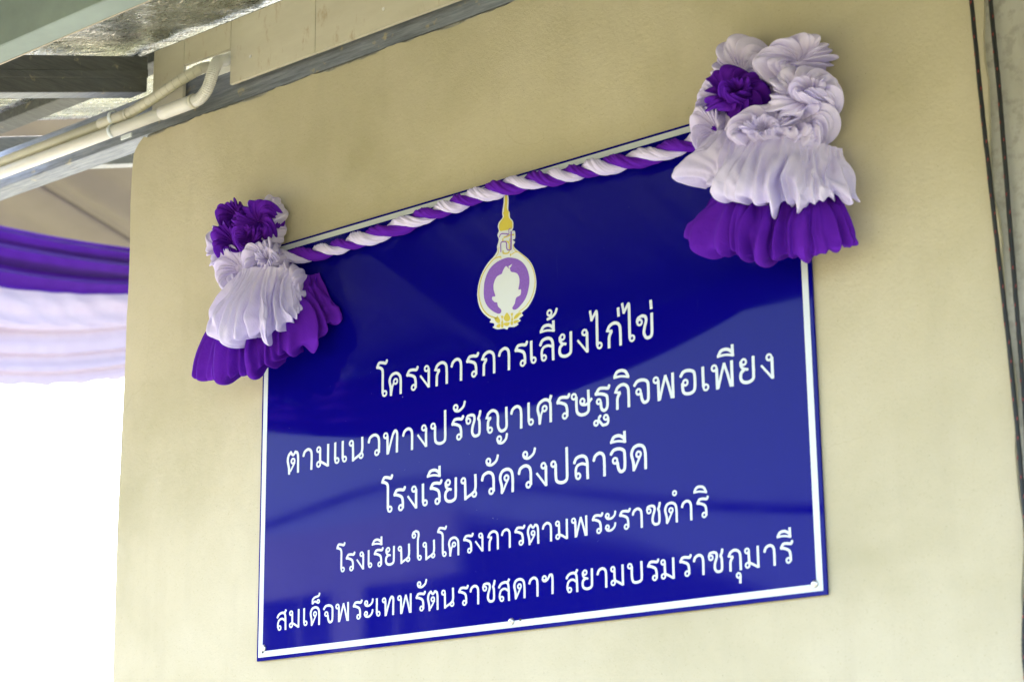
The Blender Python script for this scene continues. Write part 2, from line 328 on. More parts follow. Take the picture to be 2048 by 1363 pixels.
DATA = json.loads(r'''{"glyphs":{"ค":[["O",0.406,0.587,0.107,0.044],["S",[[0.145,0.005],[0.134,0.336],[0.063,0.668],[0.173,0.88],[0.417,0.944],[0.61,0.847],[0.704,0.639],[0.707,-0.005]],0.063],["S",[[0.312,0.555],[0.219,0.354],[0.161,0.076]],0.046]],"โ":[["S",[[0.668,1.6],[0.6,1.483],[0.422,1.53],[0.227,1.555],[0.141,1.466],[0.098,1.357]],0.063],["S",[[0.063,1.386],[0.294,1.317],[0.417,1.166],[0.424,0.714],[0.429,0.184]],0.063],["O",0.541,0.166,0.107,0.044]],"ร":[["S",[[0.7,0.997],[0.624,0.886],[0.426,0.917],[0.236,0.912],[0.143,0.816],[0.106,0.714]],0.063],["S",[[0.063,0.76],[0.321,0.69],[0.516,0.584],[0.579,0.392],[0.58,0.107]],0.063],["O",0.462,0.149,0.107,0.044]],"ง":[["O",0.401,0.836,0.107,0.044],["L",[[0.526,0.824],[0.526,0.256],[0.526,0.007]],0.063],["L",[[0.046,0.583],[0.276,0.314],[0.505,0.039]],0.046]],"ก":[["S",[[0.173,-0.016],[0.182,0.376],[0.219,0.495],[0.315,0.63]],0.063],["L",[[0.046,0.698],[0.191,0.657],[0.348,0.658]],0.046],["S",[[0.112,0.671],[0.191,0.84],[0.377,0.934],[0.563,0.917],[0.706,0.782],[0.738,0.531],[0.737,-0.01]],0.063]],"า":[["S",[[0.063,0.665],[0.145,0.845],[0.35,0.934],[0.524,0.85],[0.584,0.637],[0.58,-0.01]],0.063]],"เ":[["L",[[0.063,0.992],[0.064,0.605],[0.069,0.195]],0.063],["O",0.18,0.175,0.107,0.044]],"ล":[["S",[[0.063,0.706],[0.18,0.891],[0.436,0.947],[0.635,0.868],[0.714,0.679],[0.719,0.376],[0.727,-0.001]],0.063],["S",[[0.693,0.562],[0.468,0.639],[0.24,0.598],[0.142,0.434],[0.148,0.176]],0.055],["O",0.251,0.173,0.107,0.044]],"ี":[["S",[[0.046,1.256],[0.419,1.272],[0.815,1.189]],0.046],["S",[[0.104,1.273],[0.24,1.454],[0.48,1.479],[0.668,1.389],[0.761,1.281]],0.063],["L",[[0.752,1.616],[0.752,1.404],[0.754,1.161]],0.063]],"้":[["O",0.189,1.973,0.107,0.044],["S",[[0.294,1.938],[0.208,1.787],[0.062,1.702]],0.046],["S",[[0.055,1.725],[0.291,1.771],[0.483,1.902],[0.57,2.088]],0.055]],"ย":[["O",0.207,0.849,0.107,0.044],["S",[[0.073,0.879],[0.085,0.712],[0.191,0.593],[0.387,0.536]],0.055],["S",[[0.208,0.548],[0.079,0.442],[0.063,0.22],[0.18,0.085],[0.403,0.052],[0.602,0.148],[0.633,0.387],[0.633,0.687],[0.64,1.0]],0.063]],"ไ":[["L",[[0.055,1.666],[0.086,1.456],[0.125,1.234]],0.055],["L",[[0.103,1.244],[0.244,1.441],[0.369,1.605]],0.055],["S",[[0.358,1.598],[0.386,1.429],[0.382,0.744],[0.382,0.181]],0.063],["O",0.491,0.176,0.107,0.044]],"่":[["L",[[0.063,1.523],[0.072,1.344],[0.081,1.164]],0.063]],"ข":[["O",0.185,0.734,0.107,0.044],["S",[[0.055,0.759],[0.113,0.906],[0.292,0.975]],0.055],["S",[[0.274,0.975],[0.442,0.926],[0.5,0.768],[0.416,0.492],[0.381,0.265],[0.49,0.076],[0.683,0.079],[0.761,0.224],[0.765,0.543],[0.774,1.008]],0.063]],"ต":[["S",[[0.163,-0.019],[0.147,0.255],[0.063,0.599],[0.123,0.84],[0.279,0.964]],0.063],["S",[[0.222,0.985],[0.4,0.816],[0.56,0.966]],0.055],["S",[[0.514,0.946],[0.67,0.877],[0.721,0.67],[0.725,0.306],[0.728,-0.018]],0.063],["O",0.397,0.544,0.107,0.044],["S",[[0.506,0.469],[0.403,0.318],[0.235,0.093]],0.046]],"ม":[["O",0.151,0.825,0.107,0.044],["L",[[0.243,0.811],[0.243,0.565],[0.254,0.236]],0.063],["O",0.155,0.168,0.107,0.044],["L",[[0.244,0.286],[0.474,0.172],[0.726,0.025]],0.055],["L",[[0.741,0.99],[0.74,0.493],[0.74,-0.003]],0.063]],"น":[["O",0.151,0.81,0.107,0.044],["L",[[0.245,0.79],[0.259,0.399],[0.264,-0.002]],0.063],["L",[[0.232,0.041],[0.47,0.142],[0.734,0.265]],0.055],["O",0.744,0.183,0.107,0.044],["S",[[0.805,0.997],[0.819,0.511],[0.769,0.292]],0.063]],"ว":[["S",[[0.063,0.671],[0.144,0.875],[0.384,0.967],[0.595,0.887],[0.679,0.676],[0.684,0.146]],0.063],["O",0.553,0.175,0.107,0.044]],"ท":[["O",0.151,0.835,0.107,0.044],["L",[[0.25,0.82],[0.262,0.418],[0.269,0.003]],0.063],["L",[[0.29,0.025],[0.447,0.487],[0.587,0.849]],0.055],["S",[[0.578,0.825],[0.702,0.965],[0.819,0.846],[0.816,0.432],[0.814,0.013]],0.063]],"ป":[["O",0.151,0.828,0.107,0.044],["S",[[0.267,0.816],[0.267,0.33],[0.325,0.117],[0.556,0.03],[0.783,0.09],[0.841,0.274],[0.839,0.837],[0.836,1.408]],0.063]],"ั":[["O",0.158,1.422,0.107,0.044],["S",[[0.055,1.407],[0.14,1.284],[0.353,1.256],[0.59,1.399],[0.673,1.62]],0.055]],"ช":[["O",0.172,0.735,0.107,0.044],["S",[[0.055,0.768],[0.121,0.935],[0.315,0.976]],0.055],["S",[[0.295,0.973],[0.468,0.921],[0.507,0.744],[0.401,0.451],[0.383,0.207],[0.51,0.058],[0.723,0.078],[0.781,0.239],[0.772,0.641],[0.709,0.759]],0.063],["S",[[0.709,0.759],[0.79,0.901],[0.828,1.065]],0.063]],"ญ":[["L",[[0.046,0.712],[0.193,0.68],[0.341,0.684]],0.046],["S",[[0.11,0.693],[0.195,0.874],[0.415,0.971],[0.625,0.882],[0.71,0.676],[0.713,0.276],[0.841,0.064],[1.037,0.059],[1.169,0.206],[1.166,0.634],[1.163,1.008]],0.063],["S",[[0.293,0.664],[0.18,0.528],[0.161,0.177]],0.063],["O",0.28,0.174,0.107,0.044],["O",0.766,-0.266,0.107,0.044],["S",[[0.663,-0.282],[0.756,-0.433],[0.961,-0.442],[1.131,-0.306],[1.188,-0.102]],0.055]],"ศ":[["O",0.418,0.616,0.107,0.044],["S",[[0.155,0.013],[0.145,0.291],[0.063,0.636],[0.155,0.864],[0.406,0.974],[0.633,0.907],[0.728,0.711],[0.725,0.011]],0.063],["S",[[0.33,0.588],[0.242,0.397],[0.179,0.075]],0.046],["S",[[0.67,0.856],[0.77,1.111]],0.063]],"ษ":[["O",0.151,0.852,0.107,0.044],["S",[[0.276,0.831],[0.277,0.39],[0.325,0.168],[0.489,0.064],[0.701,0.061],[0.863,0.154],[0.892,0.362],[0.882,1.017]],0.063],["O",0.576,0.599,0.107,0.044],["S",[[0.477,0.548],[0.587,0.454],[0.823,0.456],[1.058,0.644]],0.055]],"ฐ":[["S",[[0.827,1.022],[0.766,0.919],[0.569,0.954],[0.365,0.97],[0.24,0.884],[0.16,0.743]],0.063],["S",[[0.111,0.782],[0.418,0.743],[0.663,0.648],[0.723,0.509],[0.717,0.215],[0.632,0.076],[0.501,0.073],[0.414,0.193],[0.397,0.408]],0.063],["O",0.293,0.454,0.095,0.044],["O",0.63,-0.229,0.095,0.044],["S",[[0.739,-0.246],[0.741,-0.399],[0.674,-0.505],[0.456,-0.519]],0.055],["S",[[0.485,-0.535],[0.386,-0.426],[0.273,-0.291]],0.055],["O",0.139,-0.387,0.095,0.044],["S",[[0.267,-0.29],[0.29,-0.199],[0.365,-0.124]],0.055]],"ิ":[["S",[[0.046,1.275],[0.399,1.286],[0.807,1.193]],0.046],["S",[[0.09,1.292],[0.217,1.478],[0.449,1.514],[0.648,1.427],[0.765,1.212]],0.063]],"จ":[["S",[[0.063,0.785],[0.225,0.945],[0.495,0.962],[0.695,0.866],[0.74,0.684],[0.732,0.197],[0.635,0.074],[0.508,0.076],[0.419,0.225],[0.379,0.464]],0.063],["O",0.268,0.524,0.107,0.044]],"พ":[["O",0.151,0.843,0.107,0.044],["L",[[0.261,0.824],[0.268,0.45],[0.275,0.007]],0.063],["L",[[0.308,0.034],[0.455,0.5],[0.612,0.965]],0.055],["L",[[0.602,0.966],[0.748,0.532],[0.891,0.025]],0.055],["L",[[0.95,1.009],[0.951,0.524],[0.948,0.01]],0.063]],"อ":[["S",[[0.063,0.773],[0.207,0.941],[0.433,0.967],[0.653,0.891],[0.725,0.719],[0.719,0.253],[0.605,0.091],[0.365,0.064],[0.202,0.139],[0.153,0.294],[0.152,0.508]],0.063],["O",0.28,0.513,0.107,0.044]],"ด":[["S",[[0.154,0.003],[0.144,0.308],[0.063,0.651],[0.169,0.89],[0.419,0.964],[0.636,0.871],[0.713,0.667],[0.726,0.335],[0.718,-0.002]],0.063],["O",0.398,0.611,0.107,0.044],["S",[[0.483,0.549],[0.366,0.359],[0.197,0.066]],0.046]],"ใ":[["O",0.169,1.37,0.107,0.044],["S",[[0.055,1.39],[0.137,1.549],[0.319,1.608]],0.055],["S",[[0.296,1.61],[0.478,1.524],[0.51,1.336],[0.452,1.074],[0.458,0.169]],0.063],["O",0.58,0.172,0.107,0.044]],"ะ":[["O",0.176,0.829,0.095,0.044],["S",[[0.062,0.822],[0.18,0.678],[0.432,0.675],[0.618,0.808],[0.667,0.993]],0.055],["O",0.168,0.262,0.095,0.044],["S",[[0.055,0.252],[0.173,0.106],[0.416,0.101],[0.602,0.244],[0.659,0.428]],0.055]],"ํ":[["O",0.144,1.403,0.1,0.044]],"ส":[["S",[[0.063,0.67],[0.226,0.853],[0.506,0.909],[0.671,0.8],[0.709,0.553],[0.73,-0.038]],0.063],["S",[[0.679,0.463],[0.46,0.588],[0.219,0.524],[0.121,0.309],[0.127,0.121]],0.055],["O",0.257,0.102,0.107,0.044],["S",[[0.615,0.861],[0.761,1.053]],0.063]],"็":[["S",[[0.591,1.696],[0.52,1.559],[0.243,1.502],[0.071,1.389],[0.055,1.161]],0.055],["S",[[0.055,1.161],[0.231,1.288],[0.38,1.21]],0.046],["O",0.495,1.262,0.085,0.044]],"ฯ":[["O",0.185,0.843,0.107,0.044],["S",[[0.055,0.818],[0.168,0.698],[0.368,0.747],[0.536,0.968]],0.055],["S",[[0.506,0.952],[0.645,0.964],[0.701,0.777],[0.691,0.022]],0.063]],"บ":[["O",0.151,0.858,0.107,0.044],["S",[[0.272,0.845],[0.267,0.344],[0.347,0.1],[0.579,0.049],[0.799,0.122],[0.851,0.313],[0.844,1.024]],0.063]],"ุ":[["O",0.151,-0.242,0.107,0.044],["L",[[0.248,-0.252],[0.236,-0.44],[0.225,-0.607]],0.063]]},"lines":[[0.4362,0.0414,[["โ",0.293],["ค",0.3249],["ร",0.3658],["ง",0.3991],["ก",0.4322],["า",0.4714],["ร",0.5058],["ก",0.5398],["า",0.5789],["ร",0.614],["เ",0.6493],["ล",0.6686],["ี",0.669],["้",0.6843],["ย",0.7101],["ง",0.7484],["ไ",0.7751],["ก",0.8077],["่",0.8322],["ไ",0.8409],["ข",0.8695],["่",0.8975]]],[0.3326,0.0409,[["ต",0.0698],["า",0.1104],["ม",0.146],["เ",0.1915],["เ",0.2104],["น",0.2283],["ว",0.2747],["ท",0.3125],["า",0.3579],["ง",0.393],["ป",0.4246],["ร",0.4714],["ั",0.4766],["ช",0.5048],["ญ",0.5487],["า",0.6045],["เ",0.642],["ศ",0.6616],["ร",0.7022],["ษ",0.7343],["ฐ",0.7793],["ก",0.8215],["ิ",0.8204],["จ",0.8604],["พ",0.8996],["อ",0.9508],["เ",0.9935],["พ",1.0111],["ี",1.0216],["ย",1.0635],["ง",1.1017]]],[0.2287,0.0411,[["โ",0.3072],["ร",0.3364],["ง",0.3698],["เ",0.4048],["ร",0.4215],["ี",0.4148],["ย",0.4566],["น",0.4935],["ว",0.5389],["ด",0.5788],["ั",0.5493],["ั",0.6296],["ว",0.6194],["ง",0.658],["ป",0.6892],["ล",0.736],["า",0.7759],["จ",0.8104],["ี",0.8106],["ด",0.8518]]],[0.1376,0.0325,[["โ",0.1988],["ร",0.2224],["ง",0.2492],["เ",0.2772],["ร",0.2906],["ี",0.2854],["ย",0.319],["น",0.3488],["ใ",0.381],["น",0.4066],["โ",0.439],["ค",0.465],["ร",0.4977],["ง",0.5244],["ก",0.5511],["า",0.582],["ร",0.6099],["ต",0.6378],["า",0.6693],["ม",0.6972],["พ",0.7302],["ร",0.771],["ะ",0.7979],["ร",0.8256],["า",0.8518],["ช",0.8797],["ด",0.9145],["ํ",0.9305],["า",0.9464],["ร",0.9745],["ิ",0.9695]]],[0.0518,0.0327,[["ส",0.0503],["ม",0.0831],["เ",0.119],["ด",0.1356],["็",0.1401],["จ",0.1681],["พ",0.1994],["ร",0.2408],["ะ",0.2684],["เ",0.2976],["ท",0.3119],["พ",0.3482],["ร",0.3894],["ั",0.3935],["ต",0.4172],["น",0.4492],["ร",0.486],["า",0.5124],["ช",0.5404],["ส",0.5743],["ด",0.6075],["า",0.6394],["ฯ",0.667],["ส",0.7164],["ย",0.7495],["า",0.7794],["ม",0.8071],["บ",0.8404],["ร",0.8777],["ม",0.9046],["ร",0.939],["า",0.9654],["ช",0.9932],["ก",1.0282],["ุ",1.0431],["ม",1.0596],["า",1.0934],["ร",1.1216],["ี",1.1165]]]],"emb":{"back":[[0.5959,0.7476],[0.595,0.7331],[0.5914,0.7154],[0.5923,0.706],[0.5843,0.6996],[0.5811,0.6922],[0.5836,0.6841],[0.5802,0.6771],[0.5832,0.6683],[0.5792,0.6569],[0.5794,0.6498],[0.5721,0.6411],[0.5591,0.6327],[0.5461,0.6191],[0.5369,0.6007],[0.5336,0.581],[0.5366,0.5623],[0.5455,0.5464],[0.5595,0.5341],[0.5645,0.5308],[0.5612,0.5264],[0.5701,0.5229],[0.5713,0.5185],[0.5677,0.5162],[0.5783,0.5108],[0.5922,0.5096],[0.5998,0.5066],[0.6036,0.5099],[0.6161,0.5081],[0.6249,0.511],[0.6224,0.5135],[0.63,0.5164],[0.6263,0.5206],[0.6353,0.5243],[0.6326,0.5297],[0.6464,0.5369],[0.6591,0.5523],[0.6648,0.5709],[0.6634,0.589],[0.6575,0.6062],[0.6478,0.6202],[0.633,0.6333],[0.6193,0.6453],[0.6161,0.652],[0.6194,0.6564],[0.6137,0.6613],[0.6193,0.6625],[0.6192,0.6757],[0.6129,0.6776],[0.6155,0.6825],[0.6154,0.6937],[0.6086,0.7024],[0.608,0.7117],[0.605,0.7165],[0.606,0.7346],[0.6036,0.7454]],"spire":[[0.5985,0.7456],[0.5972,0.7305],[0.595,0.7163],[0.5929,0.7135],[0.5954,0.7068],[0.5861,0.6982],[0.5842,0.6921],[0.5859,0.6834],[0.5982,0.6817],[0.6124,0.6814],[0.6136,0.6931],[0.6066,0.7022],[0.6057,0.7102],[0.6067,0.7124],[0.6022,0.7201],[0.6035,0.7352],[0.6018,0.7448]],"ring":[[0.6077,0.6312],[0.595,0.6323],[0.5771,0.6289],[0.5616,0.62],[0.5516,0.6038],[0.5484,0.5862],[0.5495,0.5698],[0.5558,0.5565],[0.5672,0.5453],[0.5799,0.5378],[0.5857,0.5379],[0.5876,0.5414],[0.5858,0.5451],[0.58,0.5508],[0.5783,0.5577],[0.5725,0.5597],[0.5669,0.566],[0.5683,0.5702],[0.5744,0.5698],[0.5707,0.5818],[0.5711,0.5928],[0.5781,0.6035],[0.5891,0.6063],[0.5917,0.6108],[0.5986,0.618],[0.6049,0.6121],[0.6074,0.6121],[0.6099,0.6056],[0.6212,0.6013],[0.6273,0.5934],[0.6282,0.5823],[0.6258,0.5712],[0.6313,0.5703],[0.6299,0.561],[0.6206,0.5579],[0.6174,0.5485],[0.6121,0.5426],[0.614,0.5383],[0.6215,0.5378],[0.6316,0.5438],[0.6405,0.552],[0.6469,0.5646],[0.6502,0.5818],[0.6474,0.5983],[0.6389,0.613],[0.6253,0.6245]],"leaf":[[0.6045,0.6162],[0.6131,0.6188],[0.6095,0.6141],[0.6054,0.612]],"petals":[[[0.5999,0.536],[0.5943,0.5311],[0.5927,0.5264],[0.5972,0.5214],[0.6037,0.5206],[0.6073,0.5246],[0.6053,0.5294]],[[0.5722,0.5323],[0.5773,0.5327],[0.5781,0.5352],[0.5806,0.5317],[0.5848,0.5253],[0.583,0.5207],[0.5784,0.5221],[0.5734,0.5271]],[[0.5862,0.5326],[0.5922,0.5311],[0.5896,0.526],[0.5916,0.5193],[0.5865,0.5196],[0.5886,0.5262]],[[0.6079,0.5325],[0.6134,0.5326],[0.6118,0.5268],[0.6137,0.5195],[0.6087,0.5204],[0.6103,0.5261]],[[0.615,0.5212],[0.6158,0.526],[0.6214,0.5299],[0.6269,0.5308],[0.6326,0.5297],[0.6263,0.525],[0.6213,0.522]],[[0.5758,0.5156],[0.5797,0.5195],[0.585,0.5189],[0.5839,0.5131]],[[0.5865,0.5182],[0.5921,0.518],[0.591,0.5118],[0.5875,0.5121]],[[0.5926,0.5185],[0.5992,0.519],[0.6062,0.5173],[0.6031,0.5131],[0.5996,0.5122],[0.5941,0.5148]],[[0.6077,0.5186],[0.6132,0.518],[0.6126,0.5127],[0.6086,0.5129]],[[0.6147,0.5183],[0.6213,0.519],[0.6267,0.5166],[0.6212,0.5141],[0.6152,0.5142]]],"gold_lines":[[[[0.5874,0.6373],[0.572,0.6361],[0.5565,0.6251],[0.5447,0.6113],[0.5381,0.5923],[0.5379,0.5741],[0.5455,0.5535],[0.5595,0.5387],[0.5773,0.5303]],0.0022],[[[0.6077,0.635],[0.623,0.6379],[0.6379,0.6273],[0.6526,0.6112],[0.661,0.5915],[0.6619,0.5735],[0.6554,0.554],[0.6415,0.5389],[0.6252,0.5321]],0.0016],[[[0.5838,0.6549],[0.5819,0.6452],[0.5759,0.6393]],0.0014],[[[0.6151,0.6533],[0.6167,0.6448],[0.623,0.6385]],0.0014],[[[0.5874,0.6373],[0.5879,0.6332]],0.0016],[[[0.6093,0.6383],[0.6092,0.6333]],0.0016]],"mono_gold":[[[[0.5929,0.6682],[0.5933,0.663],[0.6055,0.6584],[0.6058,0.6411],[0.5938,0.6416],[0.5926,0.6469]],0.0025],[[[0.5942,0.6695],[0.6031,0.67],[0.6082,0.671],[0.6178,0.6695]],0.0028],[[[0.6081,0.6649],[0.6081,0.6588]],0.002]],"mono_purple":[[[[0.5848,0.672],[0.5892,0.6771],[0.6019,0.6744],[0.6057,0.6725]],0.002],[[[0.5993,0.6699],[0.6062,0.6734],[0.6063,0.6805],[0.6104,0.6827]],0.0014],[[[0.6114,0.6774],[0.6111,0.6582],[0.6104,0.6446]],0.003],[[[0.6109,0.6445],[0.6041,0.6451],[0.6008,0.6503],[0.6004,0.6595],[0.5941,0.6622],[0.5882,0.6607],[0.588,0.6449]],0.002]]},"screws":{"bl":[0.019,0.0226],"bm":[0.6031,0.0162],"br":[1.1798,0.0173]}}''')
# ------------------------------------------------------------------ ground
def sheet(name, x0, x1, y0, y1, z, m, label=None):
    o = mesh(name, [(x0,y0,z),(x1,y0,z),(x1,y1,z),(x0,y1,z)], [(0,1,2,3)], None, m)
    return tag(o, label, kind='structure')
sheet('ground', -600, 600, -600, 600, 0.0, M['grass'], 'green grass ground around the buildings')
box_pave = box('pavement', (-5, -1.7, -.1), (9, 4.6, .10), None, M['paving']); tag(box_pave, 'pale concrete pavement in front of the plastered wall', kind='structure')

# ------------------------------------------------------------------ the plastered wall
WALL_L, WALL_R, WTOP = -0.4115, 1.507, 3.118
rw = random.Random(3)
def ragged_outline():
    P = []
    # left edge going up (slightly uneven), clipped corner, ragged top
    for i in range(0, 60):
        z = .1 + (2.93 - .1) * i / 59
        P.append((WALL_L + .0022 * math.sin(z * 7.3) + rw.uniform(-.0012, .0012), z))
    P += [(-.4125, 2.985), (-.4105, 3.06), (-.4085, 3.086), (-.402, 3.098), (-.393, 3.108), (-.378, 3.119)]
    n = 170
    for i in range(n + 1):
        x = -.372 + (WALL_R + .372) * i / n
        P.append((x, WTOP - .001 + .0020 * math.sin(x * 23) + .0016 * math.sin(x * 61 + 1) + rw.uniform(-.0018, .0018)))
    for i in range(0, 90):
        z = 3.1 - (3.1 - .1) * i / 89
        P.append((WALL_R + .004 * math.sin(z * 9) + .003 * math.sin(z * 31) + rw.uniform(-.002, .002), z))
    return P
def slab_xz(name, P, y0, y1, parent, m, bev=0):
    n = len(P)
    V = [(x, y0, z) for x, z in P] + [(x, y1, z) for x, z in P]
    tri = tessellate_polygon([[Vector((x, z, 0)) for x, z in P]])
    F = []
    def area(t): (ax, az), (bx, bz), (cx, cz) = (P[i] for i in t); return (bx-ax)*(cz-az)-(cx-ax)*(bz-az)
    for t in tri:
        t = t if area(t) > 0 else t[::-1]
        F.append(tuple(t)); F.append(tuple(i + n for i in t[::-1]))
    s = sum(P[i][0] * P[(i+1) % n][1] - P[(i+1) % n][0] * P[i][1] for i in range(n))
    for i in range(n):
        j = (i + 1) % n
        F.append((i, i + n, j + n, j) if s > 0 else (i, j, j + n, i + n))
    return mesh(name, V, F, parent, m)
wall = empty('plastered_wall', (.5, .05, .1))
tag(wall, 'beige cement plastered wall behind the blue sign', 'wall')
slab_xz('plaster', ragged_outline(), .006, .0185, wall, M['plaster'])
box('wall_core', (WALL_L + .006, .0185, .1), (WALL_R - .01, .112, 3.08), wall, M['plaster'], .006)
box('mortar_bed', (-.385, .0188, 3.0805), (WALL_R - .01, .105, 3.1285), wall, M['concrete'], .004)
column = empty('concrete_column', (1.62, .06, .1))
tag(column, 'bare grey concrete column at the right end of the plastered wall', 'column')
box('column_shaft', (WALL_R - .009, .012, .1), (1.76, .16, 3.16), column, M['concrete'], .004)
wall2 = box('plastered_wall', (1.762, .008, .1), (5.2, .11, 3.12), None, M['plaster'])
tag(wall2, 'beige plastered wall bay to the right of the grey column', 'wall')

# ------------------------------------------------------------------ steel, boards, roof
def channel(name, x0, x1, y0, y1, z0, z1, label, m=M['galv'], t=.004):
    e = empty(name, ((x0 + x1) / 2, y0, z0)); tag(e, label, 'beam')
    box('web', (x0, y0, z0), (x1, y0 + t, z1), e, m, .0012)
    box('flange', (x0, y0 + t + .0002, z0 + .0002), (x1, y1, z0 + t), e, m)
    box('flange', (x0, y0 + t + .0002, z1 - t), (x1, y1, z1 - .0002), e, m)
    box('lip', (x0, y1 + .0002, z0), (x1, y1 + t, z0 + .022), e, m)
    return e
channel('steel_beam', -4.6, 5.2, .022, .070, 3.130, 3.217, 'galvanised steel beam along the top of the plastered wall', t=.004)
# small fixing marks on the beam, left of the wall
boards = empty('eave_boards', (0, .013, 3.165)); tag(boards, 'cream fibre cement boards with a cut-out under the roof lining', 'eave board')
BT, BB = 3.300, 3.164
def board(P, y0=.0075): 
    o = slab_xz('board', P, y0, y0 + .008, boards, M['board']); return bevel(o, .0006, 1)
board([(-.357, 3.158), (-.262, 3.154), (-.263, BT), (-.3565, BT)])
board([(-.2618, 3.244), (-.1222, 3.240), (-.1222, BT), (-.2618, BT)])
board([(-.1212, BB), (.118, BB), (.118, BT), (-.1212, BT)])
board([(.1192, BB), (1.32, BB), (1.32, BT), (.1192, BT)], .0077)
board([(1.3212, BB), (2.5, BB), (2.5, BT), (1.3212, BT)])
for x, z in ((-.062, 3.207), (.30, 3.20), (.72, 3.28)):
    s = tube('screw', [(x, .0074, z), (x, .0062, z)], .0035, boards, M['steel'], 12)
box('foam_fill', (-.19, .0195, 3.2), (-.124, .0215, 3.243), boards, M['foam'])

SL = math.tan(R(16.7))
def rz(y): return 3.313 + SL * y          # underside of the roof lining
def slope_slab(name, x0, x1, y0, y1, dz, t, parent, m):
    V = []
    for (x, y) in ((x0, y0), (x1, y0), (x1, y1), (x0, y1)): V.append((x, y, rz(y) + dz))
    V += [(x, y, z + t) for x, y, z in V]
    return mesh(name, V, [(0,3,2,1),(4,5,6,7),(0,1,5,4),(1,2,6,5),(2,3,7,6),(3,0,4,7)], parent, m)
roof = empty('roof', (0, -1.2, rz(-1.2))); tag(roof, 'low steel roof lined with crinkled silver foil above the wall', 'roof')
# foil lining follows the rib of the sheets: shallow corrugation across X
def corr(x): return .006 * math.sin(x * 2 * math.pi / .40) + .0035 * math.sin(x * 2 * math.pi / .13 + 1)
def foil(name, x0, x1, y0, y1):
    nx, ny = 220, 36
    V = []; F = []
    for j in range(ny + 1):
        for i in range(nx + 1):
            x = x0 + (x1 - x0) * i / nx; y = y0 + (y1 - y0) * j / ny
            k = min(1, abs(y - .01) / .12)
            V.append((x, y, rz(y) + (corr(x) + .004 * math.sin(y * 9 + x * 3)) * k))
    for j in range(ny):
        for i in range(nx):
            a = j * (nx + 1) + i; F.append((a, a + nx + 1, a + nx + 2, a + 1))
    return mesh(name, V, F, roof, M['foil'], True)
XR = -1.0
foil('foil_lining', XR, 5.4, -1.2, 2.9)
slope_slab('roof_sheet', XR - .02, 5.42, -1.22, 2.92, .03, .012, roof, M['galv'])
def rafter(x, label, y0=-1.15, y1=2.9, grp=None, w=.05):
    e = empty('rafter', (x, 0, rz(0) - .1)); tag(e, label, 'rafter')
    if grp: e['group'] = grp
    def sl(nm, xa, xb, za, zb, m):
        V = [(xa, y0, rz(y0)+za), (xb, y0, rz(y0)+za), (xb, y1, rz(y1)+za), (xa, y1, rz(y1)+za)]
        V += [(a, b, c + zb - za) for a, b, c in V]
        return bevel(mesh(nm, V, [(0,3,2,1),(4,5,6,7),(0,1,5,4),(1,2,6,5),(2,3,7,6),(3,0,4,7)], e, m), .0012, 1)
    sl('web', x - w, x - w + .003, -.102, -.024, M['dark'])
    sl('web', x + .0, x + .003, -.102, -.024, M['dark'])
    sl('flange', x - w + .0032, x - .0002, -.102, -.0985, M['galv'])
    sl('flange', x - w + .0032, x - .0002, -.0275, -.024, M['dark'])
    sl('rib', x + .0031, x + .006, -.072, -.055, M['dark'])
    return e
rafter(-.366, 'dark steel rafter butting the cream eave boards', y1=-.002)
rafter(-1.075, 'grey barge rafter closing the left edge of the foil lined roof')
def purlin(y, x0, x1, label, m=M['tealm'], h=.10, dz=-.004, grp=None, extra=True):
    e = empty('purlin', ((x0+x1)/2, y, rz(y) - h)); tag(e, label, 'purlin', grp)
    z1 = rz(y) + dz - .012; z0 = z1 - h
    box('web', (x0, y - .003, z0), (x1, y, z1), e, m, .001)
    box('flange', (x0, y + .0002, z0), (x1, y + .045, z0 + .003), e, m)
    box('flange', (x0, y + .0002, z1 - .003), (x1, y + .045, z1), e, m)
    if extra: box('lip', (x0, y + .0452, z0 - .0008), (x1, y + .048, z0 + .012), e, M['lip'])
    return e
purlin(-.62, -.32, 5.2, 'green painted purlin crossing under the foil lining in front of the wall')
purlin(.035, -.97, 5.2, 'dark steel purlin just behind the top beam under the foil', M['dark'], .022, dz=.006, extra=False)
purlin(1.55, -.97, 5.2, 'far steel purlin beneath the foil lining behind the wall', M['galv'], .07, extra=False)
gut = empty('eave_fascia', (0, -1.21, rz(-1.2) - .1)); tag(gut, 'green painted eave fascia carrying the drape', 'fascia')
box('fascia_board', (XR, -1.215, rz(-1.2) - .075), (5.4, -1.205, rz(-1.2) + .03), gut, M['tealm'], .001)

# ------------------------------------------------------------------ conduits
def conduit(z, y, r, xs, xe, bendpath, label, m, ringstep, rr, coup):
    e = empty('conduit_pipe', (xs, y, z)); tag(e, label, 'pipe', None)
    tube('pipe', [(x, y, z) for x in np.linspace(xs, xe, 12)], r, e, m, 20)
    tube('coupling', [(x, y, z) for x in np.linspace(xe - .012, xe + coup, 5)], r * 1.17, e, m, 20)
    P = catmull(bendpath, 40)
    if ringstep > .008:
        fn = lambda s, th: rr * (1 - .10 * (1 if (s % ringstep) < .0014 else 0))
    else:
        fn = lambda s, th: rr * (1 + .055 * math.sin(2 * math.pi * s / ringstep))
    P = np.array(P); s = np.r_[0, np.cumsum(np.linalg.norm(np.diff(P, axis=0), axis=1))]
    step = .0007 if ringstep > .008 else ringstep / 7
    ss = np.arange(0, s[-1], step); P = np.stack([np.interp(ss, s, P[:, k]) for k in range(3)], 1)
    tube('flexible_section', P, rr, e, m, 16, fn)
    tube('collar', [(xe + coup - .002, y, z), (xe + coup + .004, y, z)], r * 1.24, e, M['pvc2'], 20)
    return e
